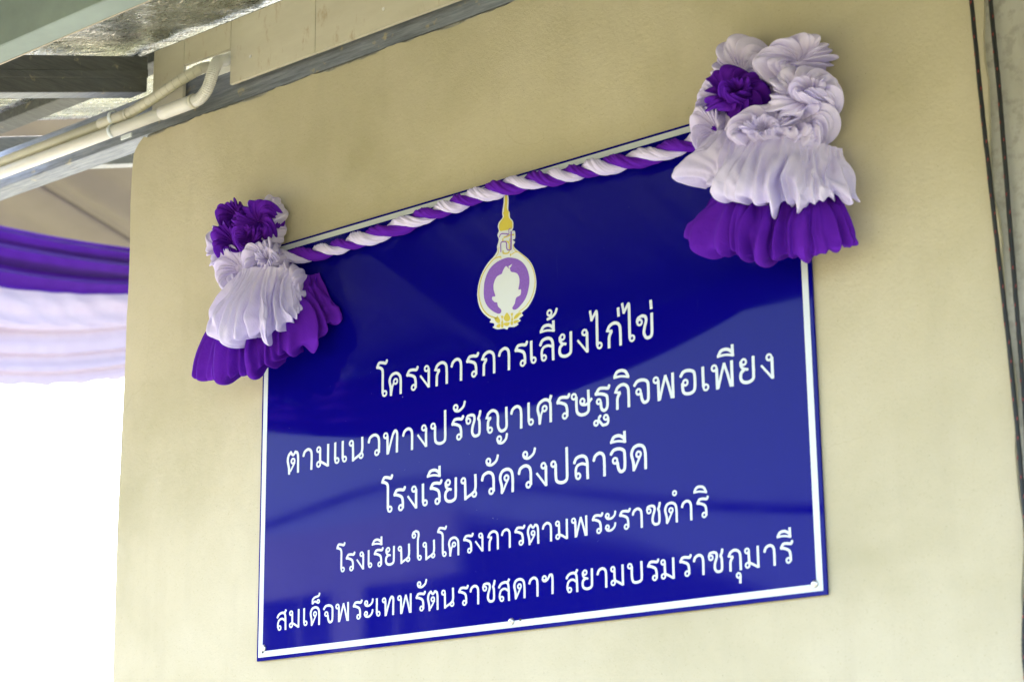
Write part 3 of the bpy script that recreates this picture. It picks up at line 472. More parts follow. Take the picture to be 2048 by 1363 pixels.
tube_c1 = conduit(3.131, -.035, .0120, -5.0, -.262,
    [(-.179,-.035,3.131),(-.160,-.036,3.131),(-.141,-.037,3.141),(-.131,-.036,3.157),(-.126,-.034,3.175),(-.127,-.026,3.194),(-.134,-.013,3.210),(-.140,.012,3.222)],
    'lower cream conduit with tightly ribbed elbow entering the board cut-out', M['pvc'], .0036, .0118, .083)
tube_c2 = conduit(3.1565, -.035, .0105, -5.0, -.455,
    [(-.382,-.035,3.1565),(-.343,-.035,3.163),(-.296,-.033,3.173),(-.249,-.028,3.187),(-.216,-.016,3.203),(-.196,-.004,3.214),(-.185,.012,3.221)],
    'upper cream conduit whose widely ringed flexible end enters the cut-out', M['pvc2'], .0155, .0112, .073)
clip = empty('pipe_clip', (-.42, -.03, 3.145)); tag(clip, 'white saddle clip tying the two cream conduits to the beam', 'clip')
for zc in (3.160, 3.131):
    P = [(-.425 + .0, -.035 + .0136 * math.sin(a), zc + .0136 * math.cos(a)) for a in np.linspace(-3.0, .2, 16)]
    bmx = []
    V = [(x + d, y, z) for d in (-.0045, .0045) for x, y, z in P]
    F = [(i, i + 1, 16 + i + 1, 16 + i) for i in range(15)]
    o = mesh('strap', V, F, clip, M['vinyl'], True); s_ = o.modifiers.new('s', 'SOLIDIFY'); s_.thickness = .0015
o = box('tail', (-.405, -.032, 3.107), (-.372, -.029, 3.116), clip, M['vinyl'], .001)
o.rotation_euler = (0, 0, 0)

# ------------------------------------------------------------------ black cables on the right
def cable(P, label):
    e = empty('cable', P[0]); tag(e, label, 'cable', 'black cables hanging by the grey column')
    C = catmull(P, 12)
    tube('cord', C, .0033, e, M['cable'], 10, lambda s, th: .0033 * (1 + .10 * math.sin(5 * th + s * 900)))
    C = np.array(C); s = np.r_[0, np.cumsum(np.linalg.norm(np.diff(C, axis=0), axis=1))]
    V = []; F = []
    for k, d in enumerate(np.arange(.015, s[-1], .027)):
        p = np.array([np.interp(d, s, C[:, j]) for j in range(3)])
        a = math.radians(-60 + 47 * math.sin(k * 2.3)) + math.pi
        q = p + np.array([math.cos(a) * .0, 0, 0])
        th = k * 1.7
        q = p + np.array([.0031 * math.sin(th) * .8 + .0006, -.0031, 0])
        n = len(V)
        for dx, dz in ((-.0008, -.0022), (.0006, -.0018), (.0010, .0022), (-.0004, .002)): V.append((q[0] + dx, q[1] - .0003, q[2] + dz))
        F.append((n, n + 1, n + 2, n + 3))
    mesh('tracer_mark', V, F, e, M['red'])['kind'] = 'stuff'
    return e
cable([(1.490,-.008,3.16),(1.497,-.008,2.862),(1.5023,-.008,2.667),(1.5104,-.007,2.449),(1.5169,-.007,2.290),(1.5201,-.007,2.115),(1.523,-.007,1.95),(1.53,-.007,1.6),(1.54,-.007,.9)],
      'left of the two black cables hanging where wall meets column')
cable([(1.519,.002,3.16),(1.5222,.002,2.854),(1.5254,.002,2.691),(1.5262,.002,2.468),(1.5277,.001,2.323),(1.5283,0,2.203),(1.5255,-.002,2.06),(1.5135,-.004,1.993),(1.5079,-.005,1.960),(1.5034,-.005,1.914),(1.5032,-.005,1.888),(1.5053,-.005,1.848),(1.512,-.005,1.7),(1.53,-.005,1.3)],
      'right of the two black cables, bowing back near its lower end')

# ------------------------------------------------------------------ the blue sign
SX, SZ, SW, SH = 0.0, 2.02, 1.2, 0.7757
sign = empty('name_board', (SX + SW / 2, 0, SZ)); tag(sign, 'glossy blue school project sign with white Thai lettering and emblem', 'sign')
bx = box('panel', (SX, 0, SZ), (SX + SW, .0045, SZ + SH), sign, M['acrylic']); bevel(bx, .0010, 2)
def ring_flat(name, o, i, y0, y1, parent, m):
    ox0, ox1, oz0, oz1 = o; ix0, ix1, iz0, iz1 = i
    A = [(ox0,oz0),(ox1,oz0),(ox1,oz1),(ox0,oz1)]; B = [(ix0,iz0),(ix1,iz0),(ix1,iz1),(ix0,iz1)]
    V = [(x,y0,z) for x,z in A+B] + [(x,y1,z) for x,z in A+B]
    F = []
    for k in range(4):
        j = (k+1) % 4
        F += [(k, j, 4+j, 4+k), (k, 8+k, 8+j, j), (4+k, 4+j, 12+j, 12+k)]
    return mesh(name, V, F, parent, m)
b0 = (SX + .0045, SX + SW - .0065, SZ + .0065, SZ + SH - .0045)
b1 = (b0[0] + .0107, b0[1] - .0107, b0[2] + .0107, b0[3] - .0100)
ring_flat('border', b0, b1, -.0004, -.00002, sign, M['vinyl'])
for (x, z) in DATA['screws'].values():
    s = tube('screw', [(x, -.0006, SZ + z), (x, -.0030, SZ + z), (x, -.0042, SZ + z)], .006, sign, M['steel'], 20,
             lambda ss, th: .0062 if ss < .002 else (.0050 if ss < .003 else .0025))
    box('slot', (x - .002, -.0048, SZ + z - .0005), (x + .002, -.0038, SZ + z + .0005), s, M['slot'])
for (x, z) in ((.622, .0175), (.0165, .0155)):
    tube('drill_hole', [(x, -.0006, SZ + z), (x, -.0009, SZ + z)], .0022, sign, M['slot'], 12)

def stroke_field(X, Z, strokes):
    f = np.full(X.shape, 9.0)
    for s in strokes:
        if s[0] == 'O':
            _, cx, cz, r, w = s
            f = np.minimum(f, np.abs(np.hypot(X - cx, Z - cz) - r) - w); continue
        _, P, w = s
        P = catmull(P, 7) if s[0] == 'S' else [np.array(p) for p in P]
        for i in range(len(P) - 1):
            a, b = P[i], P[i + 1]; d = b - a; L = max(np.hypot(*d), 1e-9); u = d / L
            tx = (X - a[0]) * u[0] + (Z - a[1]) * u[1]; n = np.abs(-(X - a[0]) * u[1] + (Z - a[1]) * u[0])
            over = np.maximum(-tx, tx - L)
            dd = np.hypot(n, np.maximum(over, 0)) - w
            if i == 0: dd = np.where(tx < 0, np.maximum(-tx, n - w), dd)
            if i == len(P) - 2: dd = np.where(tx > L, np.maximum(tx - L, n - w), dd)
            f = np.minimum(f, dd)
    return f
def contours(f, xs, zs):
    """iso-lines of f = 0, inside f < 0"""
    seg = {}
    ins = f < 0
    def pt(i, j, k, l):
        a, b = f[i, j], f[k, l]; t = a / (a - b)
        return (xs[i] + (xs[k] - xs[i]) * t, zs[j] + (zs[l] - zs[j]) * t)
    nx, nz = f.shape; nxt = {}; co = {}
    for i in range(nx - 1):
        for j in range(nz - 1):
            c = ins[i, j] | ins[i+1, j] << 1 | ins[i+1, j+1] << 2 | ins[i, j+1] << 3
            if c in (0, 15): continue
            E = {0: ('h', i, j), 1: ('v', i+1, j), 2: ('h', i, j+1), 3: ('v', i, j)}
            tab = {1: [(0,3)], 2: [(1,0)], 3: [(1,3)], 4: [(2,1)], 5: [(0,1),(2,3)], 6: [(2,0)], 7: [(2,3)], 8: [(3,2)],
                   9: [(0,2)], 10: [(1,2),(3,0)], 11: [(1,2)], 12: [(3,1)], 13: [(0,1)], 14: [(3,0)]}[c]
            for a, b in tab:
                nxt[E[a]] = E[b]
    def P(e):
        k, i, j = e
        return pt(i, j, i+1, j) if k == 'h' else pt(i, j, i, j+1)
    loops = []
    while nxt:
        e0 = next(iter(nxt)); e = e0; L = []
        while e in nxt: L.append(P(e)); e = nxt.pop(e)
        if len(L) > 5: loops.append(L)
    return loops
def rdp(P, eps):
    if len(P) < 3: return P
    a, b = np.array(P[0]), np.array(P[-1]); d = b - a; L = np.hypot(*d)
    Q = np.array(P) - a
    D = np.abs(Q[:, 0] * d[1] - Q[:, 1] * d[0]) / L if L > 1e-9 else np.hypot(Q[:, 0], Q[:, 1])
    k = int(D.argmax())
    if D[k] < eps: return [P[0], P[-1]]
    return rdp(P[:k + 1], eps)[:-1] + rdp(P[k:], eps)
def fill_mesh(name, loops, th, m):
    """flat polygon with holes in the XZ plane, front at y=0, thickness th backwards"""
    area = lambda P: sum(P[i][0] * P[(i+1) % len(P)][1] - P[(i+1) % len(P)][0] * P[i][1] for i in range(len(P))) / 2
    def inside(p, P):
        c = False
        for i in range(len(P)):
            (ax, az), (bx, bz) = P[i], P[i - 1]
            if (az > p[1]) != (bz > p[1]) and p[0] < (bx - ax) * (p[1] - az) / (bz - az) + ax: c = not c
        return c
    depth = [sum(inside(lp[0], o) for o in loops if o is not lp) for lp in loops]
    # outlines run one way round, holes the other
    loops = [lp if (area(lp) > 0) == (d % 2 == 0) else lp[::-1] for lp, d in zip(loops, depth)]
    flat = [p for lp in loops for p in lp]; n = len(flat); tri = []
    start = [sum(len(l) for l in loops[:i]) for i in range(len(loops))]
    for i, lp in enumerate(loops):
        if depth[i] % 2: continue
        grp = [i] + [j for j in range(len(loops)) if depth[j] == depth[i] + 1 and inside(loops[j][0], lp)]
        ids = [start[g] + k for g in grp for k in range(len(loops[g]))]
        for t in tessellate_polygon([[Vector((x, z, 0)) for x, z in loops[g]] for g in grp]): tri.append([ids[q] for q in t])
    V = [(x, 0, z) for x, z in flat] + [(x, th, z) for x, z in flat]
    F = []
    for t in tri:
        (ax, az), (bx, bz), (cx, cz) = (flat[i] for i in t)
        F.append(tuple(t) if (bx-ax)*(cz-az)-(cx-ax)*(bz-az) > 0 else tuple(t[::-1]))
    k = 0
    for lp in loops:
        q = len(lp)
        for i in range(q): a, b = k + i, k + (i + 1) % q; F.append((a, b, b + n, a + n))
        k += q
    me = bpy.data.meshes.new(name); me.from_pydata(V, [], F); me.update(); me.materials.append(m)
    return me
def stroke_mesh(name, strokes, th, m, res=.011, eps=.0022):
    xs_, zs_ = [], []
    for s in strokes:
        if s[0] == 'O': xs_ += [s[1] - s[3] - s[4], s[1] + s[3] + s[4]]; zs_ += [s[2] - s[3] - s[4], s[2] + s[3] + s[4]]
        else:
            xs_ += [p[0] + d for p in s[1] for d in (-s[2], s[2])]; zs_ += [p[1] + d for p in s[1] for d in (-s[2], s[2])]
    pad = res * 6
    xs = np.arange(min(xs_) - pad, max(xs_) + pad, res); zs = np.arange(min(zs_) - pad, max(zs_) + pad, res)
    X, Z = np.meshgrid(xs, zs, indexing='ij')
    lo = contours(stroke_field(X, Z, strokes), xs, zs)
    out = []
    for l in lo:
        k = len(l) // 2
        q = rdp(l[:k + 1], eps)[:-1] + rdp(l[k:] + [l[0]], eps)[:-1]
        if len(q) > 2: out.append(q)
    return fill_mesh(name, out, th, m)
GM = {}
for ch, st in DATA['glyphs'].items(): GM[ch] = stroke_mesh('letter', st, .01, M['vinyl'])
for base, em, row in DATA['lines']:
    for ch, x in row:
        o = bpy.data.objects.new('letter', GM[ch]); col.objects.link(o)
        o.parent = sign; o.matrix_parent_inverse = Matrix.Translation(-sign.location)
        o.location = (SX + x, -.00045, SZ + base); o.scale = (em, em * 1.0, em)

# emblem: flat printed pieces, each a few hundredths of a millimetre proud of the last
EM = DATA['emb']
def ep(name, P, y, m, smooth=3):
    P = [tuple(p) for p in P]
    if smooth:
        Q = P + P[:3]; C = catmull([P[-1]] + P + [P[0], P[1]], smooth)
        C = C[smooth:-smooth * 1 - 1]
        P = [tuple(p) for p in C]
    me = fill_mesh(name, [P], .0001, m)
    o = link(name, me, sign); o.location = (SX, y, SZ); return o
ep('emblem_backing', EM['back'], -.0003, M['vinyl'])
ep('emblem_spire', EM['spire'], -.0005, M['gold'])
ep('emblem_ring', EM['ring'], -.0005, M['violet'])
ep('emblem_leaf', EM['leaf'], -.0007, M['vinyl'], 0)
for p in EM['petals']: ep('emblem_petal', p, -.0005, M['gold'])
def el(name, P, w, y, m):
    me = stroke_mesh(name, [['S', [list(p) for p in P], w / 2]], .0001, m, .0004, .00008)
    o = link(name, me, sign); o.location = (SX, y, SZ); return o
for P, w in EM['gold_lines']: el('emblem_line', P, w, -.0005, M['gold'])
for P, w in EM['mono_gold']: el('emblem_monogram', P, w, -.0007, M['gold'])
for P, w in EM['mono_purple']: el('emblem_monogram', P, w, -.0009, M['violet'])

# ------------------------------------------------------------------ twisted garland
def garland():
    g = empty('twisted_garland', (.55, -.02, 2.76)); tag(g, 'twisted purple and lilac cloth garland along the top of the sign', 'garland')
    P = np.array(catmull([(.040,-.022,2.762),(.096,-.022,2.757),(.1424,-.020,2.7505),(.2456,-.019,2.7510),(.3331,-.019,2.7535),(.4301,-.019,2.7605),(.524,-.019,2.7685),(.6039,-.018,2.7725),(.6704,-.018,2.7680),(.7462,-.019,2.7620),(.8198,-.020,2.7575),(.9216,-.021,2.7510),(.9809,-.024,2.7500),(1.03,-.028,2.751),(1.075,-.032,2.756)], 40))
    s = np.r_[0, np.cumsum(np.linalg.norm(np.diff(P, axis=0), axis=1))]
    ss = np.linspace(0, s[-1], 1150); P = np.stack([np.interp(ss, s, P[:, k]) for k in range(3)], 1)
    T = np.gradient(P, axis=0); T /= np.linalg.norm(T, axis=1)[:, None]
    rr = np.random.RandomState(4)
    ph = 2 * math.pi * (ss / .0925 + .14 * np.sin(ss * 9.1 + 1) + .09 * np.sin(ss * 23 + 2))
    up = np.array([0, 0, 1.]); seg = 44
    wav = [(rr.randint(2, 6), rr.rand() * 6.28, rr.uniform(20, 60)) for _ in range(4)]
    for k, m in ((0, M['purple']), (1, M['lilac'])):
        V = []; F = []
        for i in range(len(ss)):
            a = np.cross(up, T[i]); a /= np.linalg.norm(a); b = np.cross(T[i], a)   # a: across the wall normal, b: up
            th0 = ph[i] + math.pi * k + 2.2
            fat = 1.02 + .13 * math.sin(ss[i] * 23 + k * 2) + .08 * math.sin(ss[i] * 57 + k)
            c = P[i] + .0066 * (math.cos(th0) * a + math.sin(th0) * b)
            e1 = math.cos(th0) * a + math.sin(th0) * b; e2 = -math.sin(th0) * a + math.cos(th0) * b
            for j in range(seg):
                th = 2 * math.pi * j / seg
                r = .0088 * fat
                # pleats that run along the strand and slowly wander, one or two crossing creases
                w = sum(math.sin(n * th + p + f * ss[i] * (1 if n % 2 else -1)) for n, p, f in wav)
                cr = math.sin(11 * th + 3 * math.sin(ss[i] * 35 + k) + ss[i] * 130)
                q = r * (1 + .035 * w) + .00025 * cr - .0012 * max(0, math.sin(5 * th - ss[i] * 60 + k * 2 + 2 * math.sin(ss[i] * 19))) ** 8
                V.append(c + q * (.98 * math.cos(th) * e1 + 1.16 * math.sin(th) * e2))
        n = seg
        for i in range(len(ss) - 1):
            for j in range(n): F.append((i*n+j, i*n+(j+1)%n, (i+1)*n+(j+1)%n, (i+1)*n+j))
        mesh('strand', V, F, g, m, True)
garland()
# ------------------------------------------------------------------ gathered cloth (short cloth simulations)
SIMS = []
def sm(x): x = np.clip(x, 0, 1); return x * x * (3 - 2 * x)
def wob(s, seed, n=5, base=1):
    r = np.random.RandomState(seed); y = np.zeros_like(s)
    for k in range(1, n + 1): y += np.sin(s * 2 * math.pi * k * base + r.rand() * 6.28) * r.randn() / k
    return y
def cloth_mod(o, k, press, grav, bend, tens, frames):
    m = o.modifiers.new('Cloth', 'CLOTH'); q = m.settings; c = m.collision_settings
    q.rest_shape_key = k; q.quality = 5; q.mass = .12
    q.tension_stiffness = q.compression_stiffness = tens; q.shear_stiffness = tens * .3; q.bending_stiffness = bend
    q.tension_damping = q.compression_damping = q.shear_damping = 4; q.bending_damping = .5; q.air_damping = 3
    q.vertex_group_mass = 'pin'; q.pin_stiffness = 1.0
    q.use_pressure = press != 0; q.uniform_pressure_force = press; q.effector_weights.gravity = grav
    c.use_collision = False; c.use_self_collision = True; c.self_distance_min = .004; c.self_friction = 2; c.collision_quality = 2
    m.point_cache.frame_start = 1; m.point_cache.frame_end = frames
def cloth_bunch(seed, Rf=.150, r=.056, front=.050, n=42, rings=((.36, 5), (.68, 8)), sink=.55, press=5, bend=2.0, tens=14, frames=22, grav=.2, bump=.008):
    """a round cloth bunched into a puff: stitched down at the middle and at scattered points, rim tucked behind"""
    rnd = random.Random(seed); idx = {}; V = []; F = []; h = 2 * Rf / n
    for i in range(n + 1):
        for j in range(n + 1):
            x = -Rf + i * h; z = -Rf + j * h
            if x * x + z * z <= Rf * Rf * 1.001: idx[i, j] = len(V); V.append((x, 0.0, z))
    for i in range(n):
        for j in range(n):
            k = [(i, j), (i + 1, j), (i + 1, j + 1), (i, j + 1)]
            if all(q in idx for q in k): F.append([idx[q] for q in k])
    V = np.array(V); used = sorted({v for f in F for v in f}); mp = {v: i for i, v in enumerate(used)}
    V = V[used]; F = [[mp[v] for v in f] for f in F]
    rad = np.hypot(V[:, 0], V[:, 2]) / Rf; ang = np.arctan2(V[:, 2], V[:, 0])
    phi = rad * math.pi * .66
    lump = 1 + .10 * np.sin(3 * ang + seed) + .07 * np.sin(5 * ang + 2 * seed)
    T = np.stack([np.sin(phi) * r * np.cos(ang) * lump, -np.cos(phi) * front + front * .35, np.sin(phi) * r * np.sin(ang) * lump], 1)
    rs = np.random.RandomState(seed); nz = np.zeros(len(V))
    for _ in range(10):
        kx, kz = rs.uniform(-130, 130, 2); nz += np.sin(V[:, 0] * kx + V[:, 2] * kz + rs.rand() * 6.28)
    T = T * (1 + bump * nz[:, None] * 3.0)
    pins = [i for i in range(len(V)) if rad[i] > .94]
    P0 = T.copy()
    for f, c in ((0, 1),) + tuple(rings):
        for q in range(c):
            a = 2 * math.pi * (q + rnd.uniform(-.28, .28)) / c + f * 9 + seed; ff = f * (1 + rnd.uniform(-.15, .15))
            p = np.array([ff * Rf * math.cos(a), 0, ff * Rf * math.sin(a)])
            i = int(np.argmin(((V - p) ** 2).sum(1))); pins.append(i)
            w = np.exp(-(((V - V[i]) ** 2).sum(1)) / (.011 ** 2))
            T += (P0[i] * (sink - 1)) * w[:, None]
    me = bpy.data.meshes.new('tmp'); me.from_pydata([tuple(p) for p in T], [], F); me.update()
    o = bpy.data.objects.new('tmp', me); col.objects.link(o)
    o.vertex_groups.new(name='pin').add(pins, 1, 'REPLACE')
    o.shape_key_add(name='Basis'); k = o.shape_key_add(name='rest'); k.data.foreach_set('co', V.ravel()); k.value = 0
    cloth_mod(o, k, press, grav, bend, tens, frames)
    SIMS.append((o, frames, F))
def cloth_strip(nu, nv, L, H, shape, amp, folds, seed, press=2, grav=.3, frames=20, bend=.5, tens=12, closed=False, stitch=(), irr=1.0, ends=True):
    s, t = np.meshgrid(np.arange(nu + (0 if closed else 1)) / nu, np.linspace(0, 1, nv + 1), indexing='ij')
    P, N = shape(s, t)
    ph = folds * 2 * math.pi * (s + irr * .25 / folds * wob(s, seed, 6, 2) + irr * .10 / folds * wob(s, seed + 7, 4, 9))
    w = np.sin(ph + .6 * wob(t, seed + 3, 3, 1)) * (1 + .35 * wob(s, seed + 5, 5, 3))
    P = (P + N * (amp(t) * w)[..., None]).reshape(-1, 3)
    n = s.shape[0]; idx = lambda i, j: (i % n) * (nv + 1) + j
    F = [[idx(i, j), idx(i + 1, j), idx(i + 1, j + 1), idx(i, j + 1)] for i in range(nu) for j in range(nv)]
    me = bpy.data.meshes.new('tmp'); me.from_pydata([tuple(p) for p in P], [], F); me.update()
    o = bpy.data.objects.new('tmp', me); col.objects.link(o)
    vg = o.vertex_groups.new(name='pin')
    vg.add([idx(i, j) for i in range(n) for j in (0, nv)], 1, 'REPLACE')
    if ends and not closed: vg.add([idx(i, j) for i in (0, nu) for j in range(nv + 1)], 1, 'REPLACE')
    for ss, tt in stitch: vg.add([idx(int(ss * nu), int(tt * nv))], 1, 'REPLACE')
    o.shape_key_add(name='Basis'); k = o.shape_key_add(name='rest')
    if closed: rest = np.stack([L / 2 / math.pi * np.cos(s * 2 * math.pi), L / 2 / math.pi * np.sin(s * 2 * math.pi), -t * H], -1)
    else: rest = np.stack([s * L, 0 * s, -t * H], -1)
    k.data.foreach_set('co', rest.ravel()); k.value = 0
    cloth_mod(o, k, press, grav, bend, tens, frames)
    SIMS.append((o, frames, F))
def relax(co, F, amount=.5):
    F = np.array(F); acc = np.zeros_like(co); n = np.zeros(len(co))
    for a in range(4):
        for b in ((a + 1) % 4, (a - 1) % 4): np.add.at(acc, F[:, a], co[F[:, b]]); np.add.at(n, F[:, a], 1)
    w = np.where(n >= 8, amount, 0.0)[:, None]      # rims stay where they are stitched
    return co * (1 - w) + w * acc / n[:, None]
def run_cloth():
    for f in range(1, max(x[1] for x in SIMS) + 1): scene.frame_set(f)
    dg = bpy.context.evaluated_depsgraph_get(); res = []
    for o, _, F in SIMS:
        e = o.evaluated_get(dg); me = e.to_mesh(); co = np.empty(len(me.vertices) * 3); me.vertices.foreach_get('co', co)
        co = co.reshape(-1, 3).copy(); e.to_mesh_clear()
        co = relax(co, F)
        res.append((co, F))
    for o, _, _ in SIMS:
        me = o.data; bpy.data.objects.remove(o); bpy.data.meshes.remove(me)
    scene.frame_set(1); SIMS.clear(); return res
def dome(r0, r, rim, depth, front, seed=0, swirl=0.0, pit=.35):
    def f(s, t):
        a = 2 * math.pi * s + swirl * t; th = t * math.pi * .80
        rr = r0 + (r - r0) * np.sin(np.minimum(th, math.pi * .5)) ** .8
        rr = np.where(th > math.pi / 2, rim + (r - rim) * np.sin(th), rr) * (1 + .12 * wob(s, seed + 11, 3, 1))
        y = -(front * (np.exp(-((t - .33) / .27) ** 2) - pit * np.exp(-(t / .12) ** 2))) + depth * sm((t - .4) / .6)
        return np.stack([rr * np.cos(a), y, rr * np.sin(a)], -1), np.stack([np.cos(a) * np.sin(th), -np.cos(th), np.sin(a) * np.sin(th)], -1)
    return f
def skirt(wt, wb, h, bulge, lean=0.0, side=.35, span=78, drop=None):
    """gathered top edge, belly forward, hem turned back underneath; the two ends curl back to the wall"""
    def f(s, t):
        u = s * 2 - 1; a = u * R(span); q = np.minimum(t / .8, 1); back = np.clip((t - .8) / .2, 0, 1)
        w = (wt + (wb - wt) * sm(q * .9 + .1)) * (1 - .16 * back)
        z = -h * (q * .95 + .05 * np.sin(q * 3.1)) * (1 - side * u * u) + h * .20 * back
        if drop: z = z * drop(u)
        x = w * .5 * np.sin(a) / math.sin(R(span)) + lean * q
        y = -(bulge * np.sin(.35 + q * math.pi * .50) + .008) * np.cos(a) + back * bulge * .8 * np.cos(a)
        N = np.stack([np.sin(a) * .8, -np.cos(a) * (1 - back * 1.3), -.30 * q - .7 * back], -1)
        return np.stack([x, y, z], -1), N / (np.linalg.norm(N, axis=-1, keepdims=True) + 1e-9)
    return f
ra = lambda a: (lambda t: a * sm(t / .25) * (1 - .7 * sm((t - .6) / .4)))
sa = lambda a: (lambda t: .003 + a * sm(t / .6) * (1 - .3 * sm((t - .8) / .2)))
cloth_strip(96, 16, .54, .165, dome(.0008, .050, .034, .040, .046, 1, 2.4, .1), ra(.016), 5, 1, press=14, bend=40, closed=True, irr=1.8, stitch=[(.05, .4), (.3, .5), (.52, .35), (.8, .45)])
cloth_strip(96, 16, .58, .160, dome(.0008, .050, .034, .040, .046, 2, -2.1, .15), ra(.016), 5, 22, press=14, bend=35, closed=True, irr=2.2, stitch=[(.1, .35), (.2, .55), (.44, .4), (.6, .5), (.86, .35)])
cloth_strip(92, 16, .50, .165, dome(.0008, .055, .036, .034, .046, 5, 1.3, .0), ra(.017), 4, 33, press=15, bend=50, closed=True, irr=2.2, stitch=[(.2, .5), (.45, .3), (.7, .45)])
cloth_strip(88, 24, .44, .235, skirt(.20, .28, .105, .085), sa(.018), 3.2, 40, press=14, grav=.6, bend=50, irr=1.8, stitch=[(.25, .5), (.48, .62), (.7, .5)])
cloth_strip(88, 24, .44, .240, skirt(.20, .27, .105, .085), sa(.018), 3.2, 9, press=14, grav=.6, bend=50, irr=1.6, stitch=[(.22, .5), (.45, .62), (.75, .55)])
cloth_strip(80, 22, .33, .215, skirt(.13, .20, .105, .075), sa(.019), 2.6, 52, press=16, grav=.5, bend=50, irr=1.8, stitch=[(.40, .58), (.75, .5)])
ROS_A, ROS_B, ROS_C, SK_WR, SK_PR, SK_WL = run_cloth()
SK_PM = (SK_PR[0] * np.array([-1, 1, 1]), [f[::-1] for f in SK_PR[1]])      # the same skirt turned the other way round
def place(name, src, parent, m, loc, scale=(1, 1, 1), roll=0, yaw=20, pitch=0, label=None):
    co, F = src
    if src is not SK_WR and src is not SK_PR and src is not SK_WL and src is not SK_PM: co = relax(relax(co, F), F)
    A = Matrix.Translation(loc) @ Matrix.Rotation(R(yaw), 4, 'Z') @ Matrix.Rotation(R(pitch), 4, 'X') @ Matrix.Diagonal((*scale, 1)) @ Matrix.Rotation(R(roll), 4, 'Y')
    A = np.array(A)
    W = co @ A[:3, :3].T + A[:3, 3]
    # cloth pushed against the wall or the sign lies flat on it
    W[:, 1] = np.where(W[:, 1] > -.004, -.004 - .0006 * np.abs(np.sin(W[:, 0] * 300 + W[:, 2] * 170)), W[:, 1])
    o = mesh(name, W, F, parent, m, True)
    s = o.modifiers.new('subsurf', 'SUBSURF'); s.levels = 1; s.render_levels = 2
    if label: o['label'] = label
    return o
def deco(label, loc):
    e = empty('cloth_rosette_cluster', loc); tag(e, label, 'rosette decoration', 'gathered cloth decorations at the corners of the sign'); return e
L_, P_ = M['lilac'], M['purple']
d = deco('gathered cloth decoration at the upper right sign corner, mostly lilac rosettes', (1.14, -.02, 2.7))
place('skirt', SK_PR, d, P_, (1.1717, -0.0260, 2.6373), (0.972, 0.850, 1.319), roll=8, yaw=12, pitch=0, label='purple gathered skirt at the bottom')
place('skirt', SK_WR, d, L_, (1.1762, -0.0360, 2.7069), (1.056, 1.000, 1.261), roll=15, yaw=12, pitch=0, label='lilac gathered skirt below the rosettes')
place('ruffle', ROS_B, d, L_, (1.1105, -0.0280, 2.8404), (0.840, 0.700, 0.906), roll=20, yaw=10, pitch=0, label='lilac ruffle behind the purple rosette')
place('ruffle', ROS_A, d, L_, (1.2155, -0.0340, 2.8272), (1.162, 0.900, 0.600), roll=140, yaw=20, pitch=0, label='lilac ruffle at the top right')
place('ruffle', ROS_C, d, L_, (1.1406, -0.0200, 2.7761), (1.256, 0.500, 1.097), roll=70, yaw=10, pitch=0, label='lilac cloth behind the rosettes')
place('ruffle', ROS_A, d, L_, (1.0623, -0.0360, 2.7484), (0.624, 0.800, 0.908), roll=60, yaw=10, pitch=0, label='lilac ruffle at the left')
place('ruffle', ROS_A, d, L_, (1.0580, -0.0280, 2.8022), (0.576, 0.600, 0.604), roll=250, yaw=10, pitch=0, label='small lilac ruffle left of the purple rosette')
place('ruffle', ROS_B, d, L_, (1.2276, -0.0400, 2.7210), (0.853, 0.700, 0.704), roll=200, yaw=15, pitch=0, label='lilac ruffle at the right under the rosette')
place('ruffle', ROS_A, d, L_, (1.1986, -0.0480, 2.6907), (1.034, 0.700, 0.510), roll=300, yaw=15, pitch=0, label='lilac ruffle under the middle rosette')
place('rosette', ROS_B, d, L_, (1.2365, -0.0500, 2.7574), (1.030, 0.900, 0.736), roll=0, yaw=26, pitch=0, label='lilac rosette at the right')
place('rosette', ROS_A, d, L_, (1.1667, -0.0580, 2.7190), (1.087, 0.900, 0.589), roll=110, yaw=26, pitch=0, label='lilac rosette in the middle')
place('rosette', ROS_A, d, L_, (1.2544, -0.0680, 2.7551), (0.566, 0.900, 0.306), roll=80, yaw=30, pitch=0, label='small lilac rosette gathered into the right rosette')
place('rosette', ROS_B, d, L_, (1.1722, -0.0740, 2.7120), (0.542, 0.900, 0.294), roll=40, yaw=30, pitch=0, label='small lilac rosette gathered into the middle rosette')
place('rosette', ROS_B, d, P_, (1.1088, -0.0520, 2.7956), (0.904, 0.850, 0.666), roll=120, yaw=26, pitch=0, label='purple rosette')
place('rosette', ROS_A, d, P_, (1.1258, -0.0700, 2.7878), (0.501, 0.900, 0.311), roll=300, yaw=30, pitch=0, label='small purple rosette gathered into the larger one')
d = deco('gathered cloth decoration at the upper left sign corner, topped by bunched purple rosettes', (.02, -.02, 2.7))
place('skirt', SK_PM, d, P_, (0.0416, -0.0240, 2.6935), (1.094, 0.850, 1.669), roll=-8, yaw=16, pitch=0, label='purple gathered skirt at the bottom')
place('skirt', SK_WL, d, L_, (0.0758, -0.0520, 2.7229), (0.940, 1.100, 1.507), roll=4, yaw=14, pitch=0, label='lilac gathered skirt below the rosettes')
place('ruffle', ROS_C, d, L_, (0.0225, -0.0220, 2.8222), (0.687, 0.700, 0.948), roll=30, yaw=10, pitch=0, label='lilac ruffle behind the purple rosettes')
place('ruffle', ROS_B, d, L_, (-0.0779, -0.0220, 2.8103), (0.810, 0.600, 1.020), roll=200, yaw=10, pitch=0, label='lilac ruffle at the left')
place('ruffle', ROS_C, d, L_, (-0.0265, -0.0200, 2.7906), (0.989, 0.500, 1.053), roll=60, yaw=10, pitch=0, label='lilac cloth behind the rosettes')
place('ruffle', ROS_A, d, L_, (-0.0291, -0.0340, 2.7499), (0.856, 0.800, 0.847), roll=90, yaw=20, pitch=0, label='lilac ruffle at the lower left')
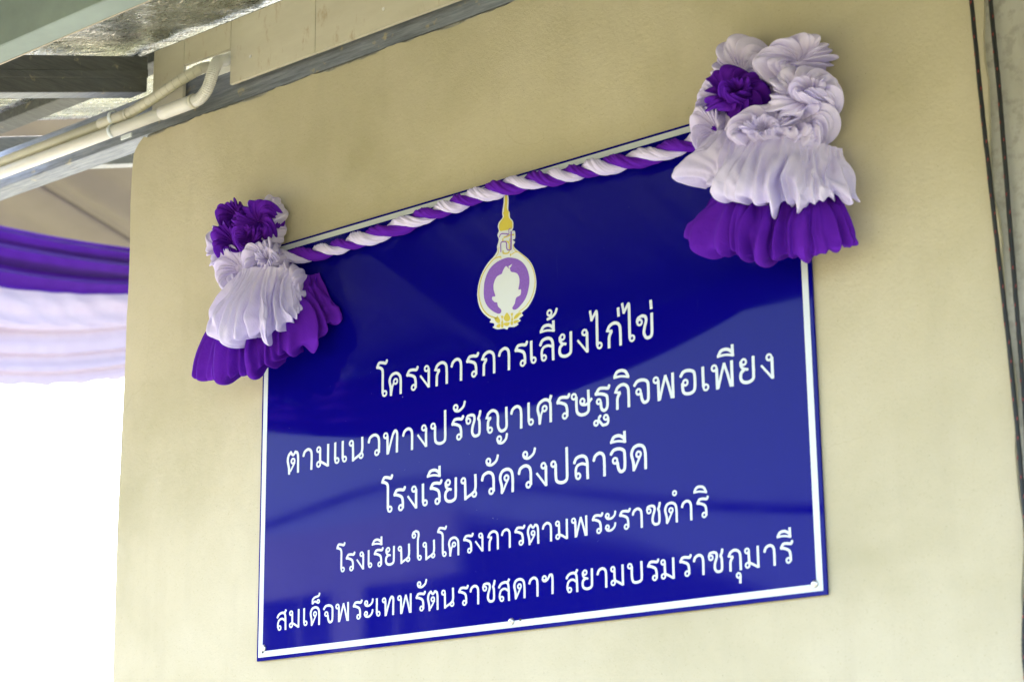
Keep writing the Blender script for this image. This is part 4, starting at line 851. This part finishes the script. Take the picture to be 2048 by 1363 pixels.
place('ruffle', ROS_C, d, L_, (0.1148, -0.0340, 2.6826), (0.602, 0.800, 0.772), roll=300, yaw=20, pitch=0, label='lilac puff at the right')
place('ruffle', ROS_B, d, L_, (0.0936, -0.0440, 2.6374), (0.445, 0.700, 0.572), roll=120, yaw=20, pitch=0, label='small lilac puff beside the lilac skirt')
place('rosette', ROS_A, d, L_, (0.0608, -0.0480, 2.7437), (0.756, 0.900, 0.824), roll=50, yaw=26, pitch=0, label='lilac rosette in the middle')
place('rosette', ROS_B, d, L_, (0.0788, -0.0620, 2.7409), (0.371, 0.900, 0.361), roll=200, yaw=30, pitch=0, label='small lilac rosette gathered into the middle one')
place('rosette', ROS_B, d, P_, (0.0282, -0.0440, 2.8321), (0.780, 0.850, 0.664), roll=170, yaw=26, pitch=0, label='purple rosette at the right')
place('rosette', ROS_A, d, P_, (-0.0374, -0.0400, 2.8572), (0.600, 0.800, 0.589), roll=40, yaw=26, pitch=0, label='purple rosette at the upper left')
place('rosette', ROS_C, d, P_, (-0.0386, -0.0440, 2.8039), (0.565, 0.800, 0.599), roll=290, yaw=26, pitch=0, label='purple rosette at the lower left')
place('rosette', ROS_A, d, P_, (0.0177, -0.0520, 2.7954), (0.554, 0.800, 0.502), roll=200, yaw=26, pitch=0, label='small purple rosette at the lower right')
# ------------------------------------------------------------------ draped swags
def swag(name, xa, xb, y, ztop, sag, hp, hw, label, seed=0, parent=None, folds=5, nx=90, lift=0.0, belly=.05):
    """horizontally pleated swag in two bands"""
    e = empty(name, ((xa + xb) / 2, y, ztop)); tag(e, label, 'swag')
    rs = np.random.RandomState(seed)
    def band(nm, m, f0, f1, nf, yo):
        nv = nf * 14; V = []; F = []
        for i in range(nx + 1):
            u = i / nx; x = xa + (xb - xa) * u; c = 4 * u * (1 - u)
            for j in range(nv + 1):
                v = j / nv; f = f0 + (f1 - f0) * v
                fall = (hp + hw)
                top = ztop - sag * .55 * c
                z = top - f * (fall * (.42 + .58 * c ** .8) + sag * .45 * c)
                ph = v * nf + .12 * math.sin(u * 5 + j * .02 + seed) + .05 * math.sin(u * 17 + seed)
                yy = y + yo - belly * (.5 + .5 * math.sin(2 * math.pi * ph)) * (.4 + .6 * c) - .015 * math.sin(u * 9 + v * 5)
                yy += .008 * math.sin(v * 40 + u * 23) * c
                z += .018 * math.sin(2 * math.pi * ph + 1.2) * (.4 + .6 * c)
                V.append((x, yy, z))
        n = nv + 1
        for i in range(nx):
            for j in range(nv): F.append((i*n+j, (i+1)*n+j, (i+1)*n+j+1, i*n+j+1))
        return mesh(nm, V, F, e, m, True)
    k = hp / (hp + hw)
    band('purple_band', M['purple'], 0, k, max(2, folds // 2 + 1), 0)
    band('lower_band', M['purple'], k - .05, 1, max(2, folds // 2 + 1), .05)
    return e
SY = 3.5
def far_swag():
    e = empty('draped_swag', (-4.2, 1.9, 4.3)); tag(e, 'purple and white draped swag hanging under the far roof, left of the wall', 'swag')
    ya, yb, yc = -.1, 3.9, 1.9
    q = lambda y, c0, k: c0 + k * (y - yc) ** 2
    rs = np.random.RandomState(8)
    prof_p = [(0, 0), (.04, .05), (.12, .085), (.20, .05), (.24, .0), (.28, .035), (.36, .075), (.46, .04), (.52, -.03), (.57, -.035), (.62, .02), (.70, .055), (.78, .035), (.84, .02), (1, .03)]
    prof_l = [(0, .045), (.10, .055), (.24, .075), (.36, .105), (.405, .11), (.42, .03), (.50, .05), (.60, .09), (.66, .105), (.68, .025), (.74, .03), (.80, .075), (.85, .09), (.865, .02), (.93, .03), (1, .035)]
    def band(nm, m, top, bot, prof, seed, cr):
        nx, nv = 120, 110; V = []; F = []; px, pv = zip(*prof)
        for i in range(nx + 1):
            y = ya + (yb - ya) * i / nx; g = 1 - abs(y - yc) / 2.0; g = .25 + .75 * max(0, g) ** .5
            zt, zb = q(y, *top), q(y, *bot)
            for j in range(nv + 1):
                v = j / nv
                o = np.interp(v + .02 * math.sin(y * 3 + seed), px, pv) * (.8 + .35 * math.sin(y * 1.7 + v * 4 + seed)) * g
                o += cr * (.004 * math.sin(y * 9 + v * 16 + seed) * math.sin(v * 13 - y * 6) + (.004 * math.sin(y * 26 - v * 22 + 2 * math.sin(y * 7)) if v < .36 else .001))
                z = zt + (zb - zt) * v + .012 * math.sin(y * 2.3 + v * 6 + seed) * v * (1 - v)
                if v == 1: z += .006 * math.sin(y * 33) + .004 * math.sin(y * 71)
                V.append((-4.2 + o, y, z))
        n = nv + 1
        for i in range(nx):
            for j in range(nv): F.append((i*n+j, (i+1)*n+j, (i+1)*n+j+1, i*n+j+1))
        return mesh(nm, V, F, e, m, True)
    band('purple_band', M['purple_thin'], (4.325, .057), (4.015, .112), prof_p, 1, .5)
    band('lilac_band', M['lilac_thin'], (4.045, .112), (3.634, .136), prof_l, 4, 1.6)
    tube('hanging_cord', [(-4.2, y, q(y, 4.330, .057)) for y in np.linspace(ya - .2, yb + .2, 30)], .006, e, M['purple'], 8)
far_swag()
swag('draped_swag', -1.42, .36, -1.19, 2.955, .06, .07, .10, 'purple drape hung in a low arc from the eave facing the sign', 5, folds=4, belly=.02)
swag('draped_swag', .38, 2.3, -1.19, 2.955, .06, .07, .10, 'purple drape on the eave, the one farthest right', 7, folds=4, belly=.02)
swag('draped_swag', -3.2, -1.44, -1.19, 2.955, .06, .07, .10, 'purple drape on the eave, the one farthest left', 6, folds=4, belly=.02)

# far canopy whose underside shows behind the wall end
fr = empty('far_canopy', (-6, 3.4, 4.9)); tag(fr, 'far canopy roof with grey ribbed sheets above the swag', 'canopy')
ZE, YE, FS = 4.70, SY + .62, math.tan(R(14.5))
def fz(y): return ZE + (YE - y) * FS
x = -9.6; k = 0
rp = random.Random(5)
while x < -2.9:
    w = .745
    V = []; F = []; nx, ny = 24, 8
    for j in range(ny + 1):
        for i in range(nx + 1):
            xx = x + w * i / nx; yy = 1.25 + (YE - 1.25) * j / ny
            V.append((xx, yy, fz(yy) + .030 * math.sin(i / nx * 4 * math.pi + 1) * (.6 + .4 * math.sin(i / nx * 2 * math.pi)) - .006 * (k % 2)))
    for j in range(ny):
        for i in range(nx):
            a = j * (nx + 1) + i; F.append((a, a + nx + 1, a + nx + 2, a + 1))
    o = mesh('roof_sheet', V, F, fr, M['panel'], True); so = o.modifiers.new('s', 'SOLIDIFY'); so.thickness = .004; so.offset = 1
    gp = .022 if k % 3 == 1 else .006
    prism('joint_strip', [(x + w - .02, 1.25, fz(1.25) + .016), (x + w + gp + .02, 1.25, fz(1.25) + .016), (x + w + gp + .02, 1.25, fz(1.25) + .030), (x + w - .02, 1.25, fz(1.25) + .030)], (0, YE - 1.25, fz(YE) - fz(1.25)), 1, fr, M['slot'])
    x += w + gp; k += 1
box('eave_beam', (-9.6, YE + .0, ZE - .11), (-2.9, YE + .05, ZE - .01), fr, M['galv'])
for x in (-9.2, -3.2):
    box('post', (x - .05, YE, .1), (x + .05, YE + .05, ZE - .112), fr, M['galv'])

# ------------------------------------------------------------------ school building across the yard (mirrored in the sign)
BY = -19.0
def school():
    e = empty('school_building', (-14, BY, 0)); tag(e, 'two storey cream school building across the yard, mirrored in the sign', 'building')
    x0, x1 = -40.0, -16.6
    # wall built as piers, sills and lintels so that the windows are real openings
    box('rear_wall', (x0, BY - 8, 0), (x1, BY - 7.8, 6.4), e, M['cream'])
    fl = [(0.9, 2.3), (4.9, 6.05)]
    zs = [0] + [z for p in fl for z in p] + [6.35]
    for a, b in ((0, .9), (2.3, 4.9), (6.05, 7.0)): box('wall_band', (x0, BY - .2, a), (x1, BY, b), e, M['cream'])
    for (za, zb) in fl:
        x = x0
        while x < x1 - .1:
            box('pier', (x, BY - .2 + .002, za), (x + .62, BY - .002, zb), e, M['cream'])
            xe = min(x + 3.0, x1)
            if xe - x > 1:
                w = empty('window', (x + 1.8, BY - .1, za)); w.parent = e; w.matrix_parent_inverse = Matrix.Translation(-e.location)
                def sub(nm, lo, hi, m):
                    V0 = box(nm, lo, hi, None, m); V0.parent = w; V0.matrix_parent_inverse = Matrix.Translation(-w.location)
                sub('pane', (x + .62, BY - .14, za), (xe, BY - .13, zb), M['glass'])
                for q in np.linspace(x + .62, xe, 4)[1:-1]: sub('frame', (q - .035, BY - .128, za), (q + .035, BY - .09, zb), M['cream'])
            x += 3.0
    box('slab_edge', (x0, BY + .002, 3.35), (x1, BY + .9, 3.55), e, M['cream'])
    V = [(x0, BY - .25, 6.80), (x1, BY - .25, 6.80), (x1, BY - 4, 6.9), (x0, BY - 4, 6.9), (x0, BY - 8, 6.5), (x1, BY - 8, 6.5)]
    o = mesh('roof', V, [(0,1,2,3),(3,2,5,4)], e, M['roofm']); so = o.modifiers.new('s', 'SOLIDIFY'); so.thickness = .15
school()
# overhead cable strung across the yard
P = catmull([(-16.5, -8.2, 4.30), (-12.5, -8.05, 4.16), (-9.5, -8, 4.25), (-7.35, -8, 4.47), (-6.1, -8, 4.30), (-4.6, -8, 3.98), (-3.2, -8, 3.80), (-1.0, -8, 3.75)], 10)
c = tube('overhead_cable', P, .035, None, M['cable'], 8); tag(c, 'dark overhead line strung across the yard, mirrored across the sign', 'cable')
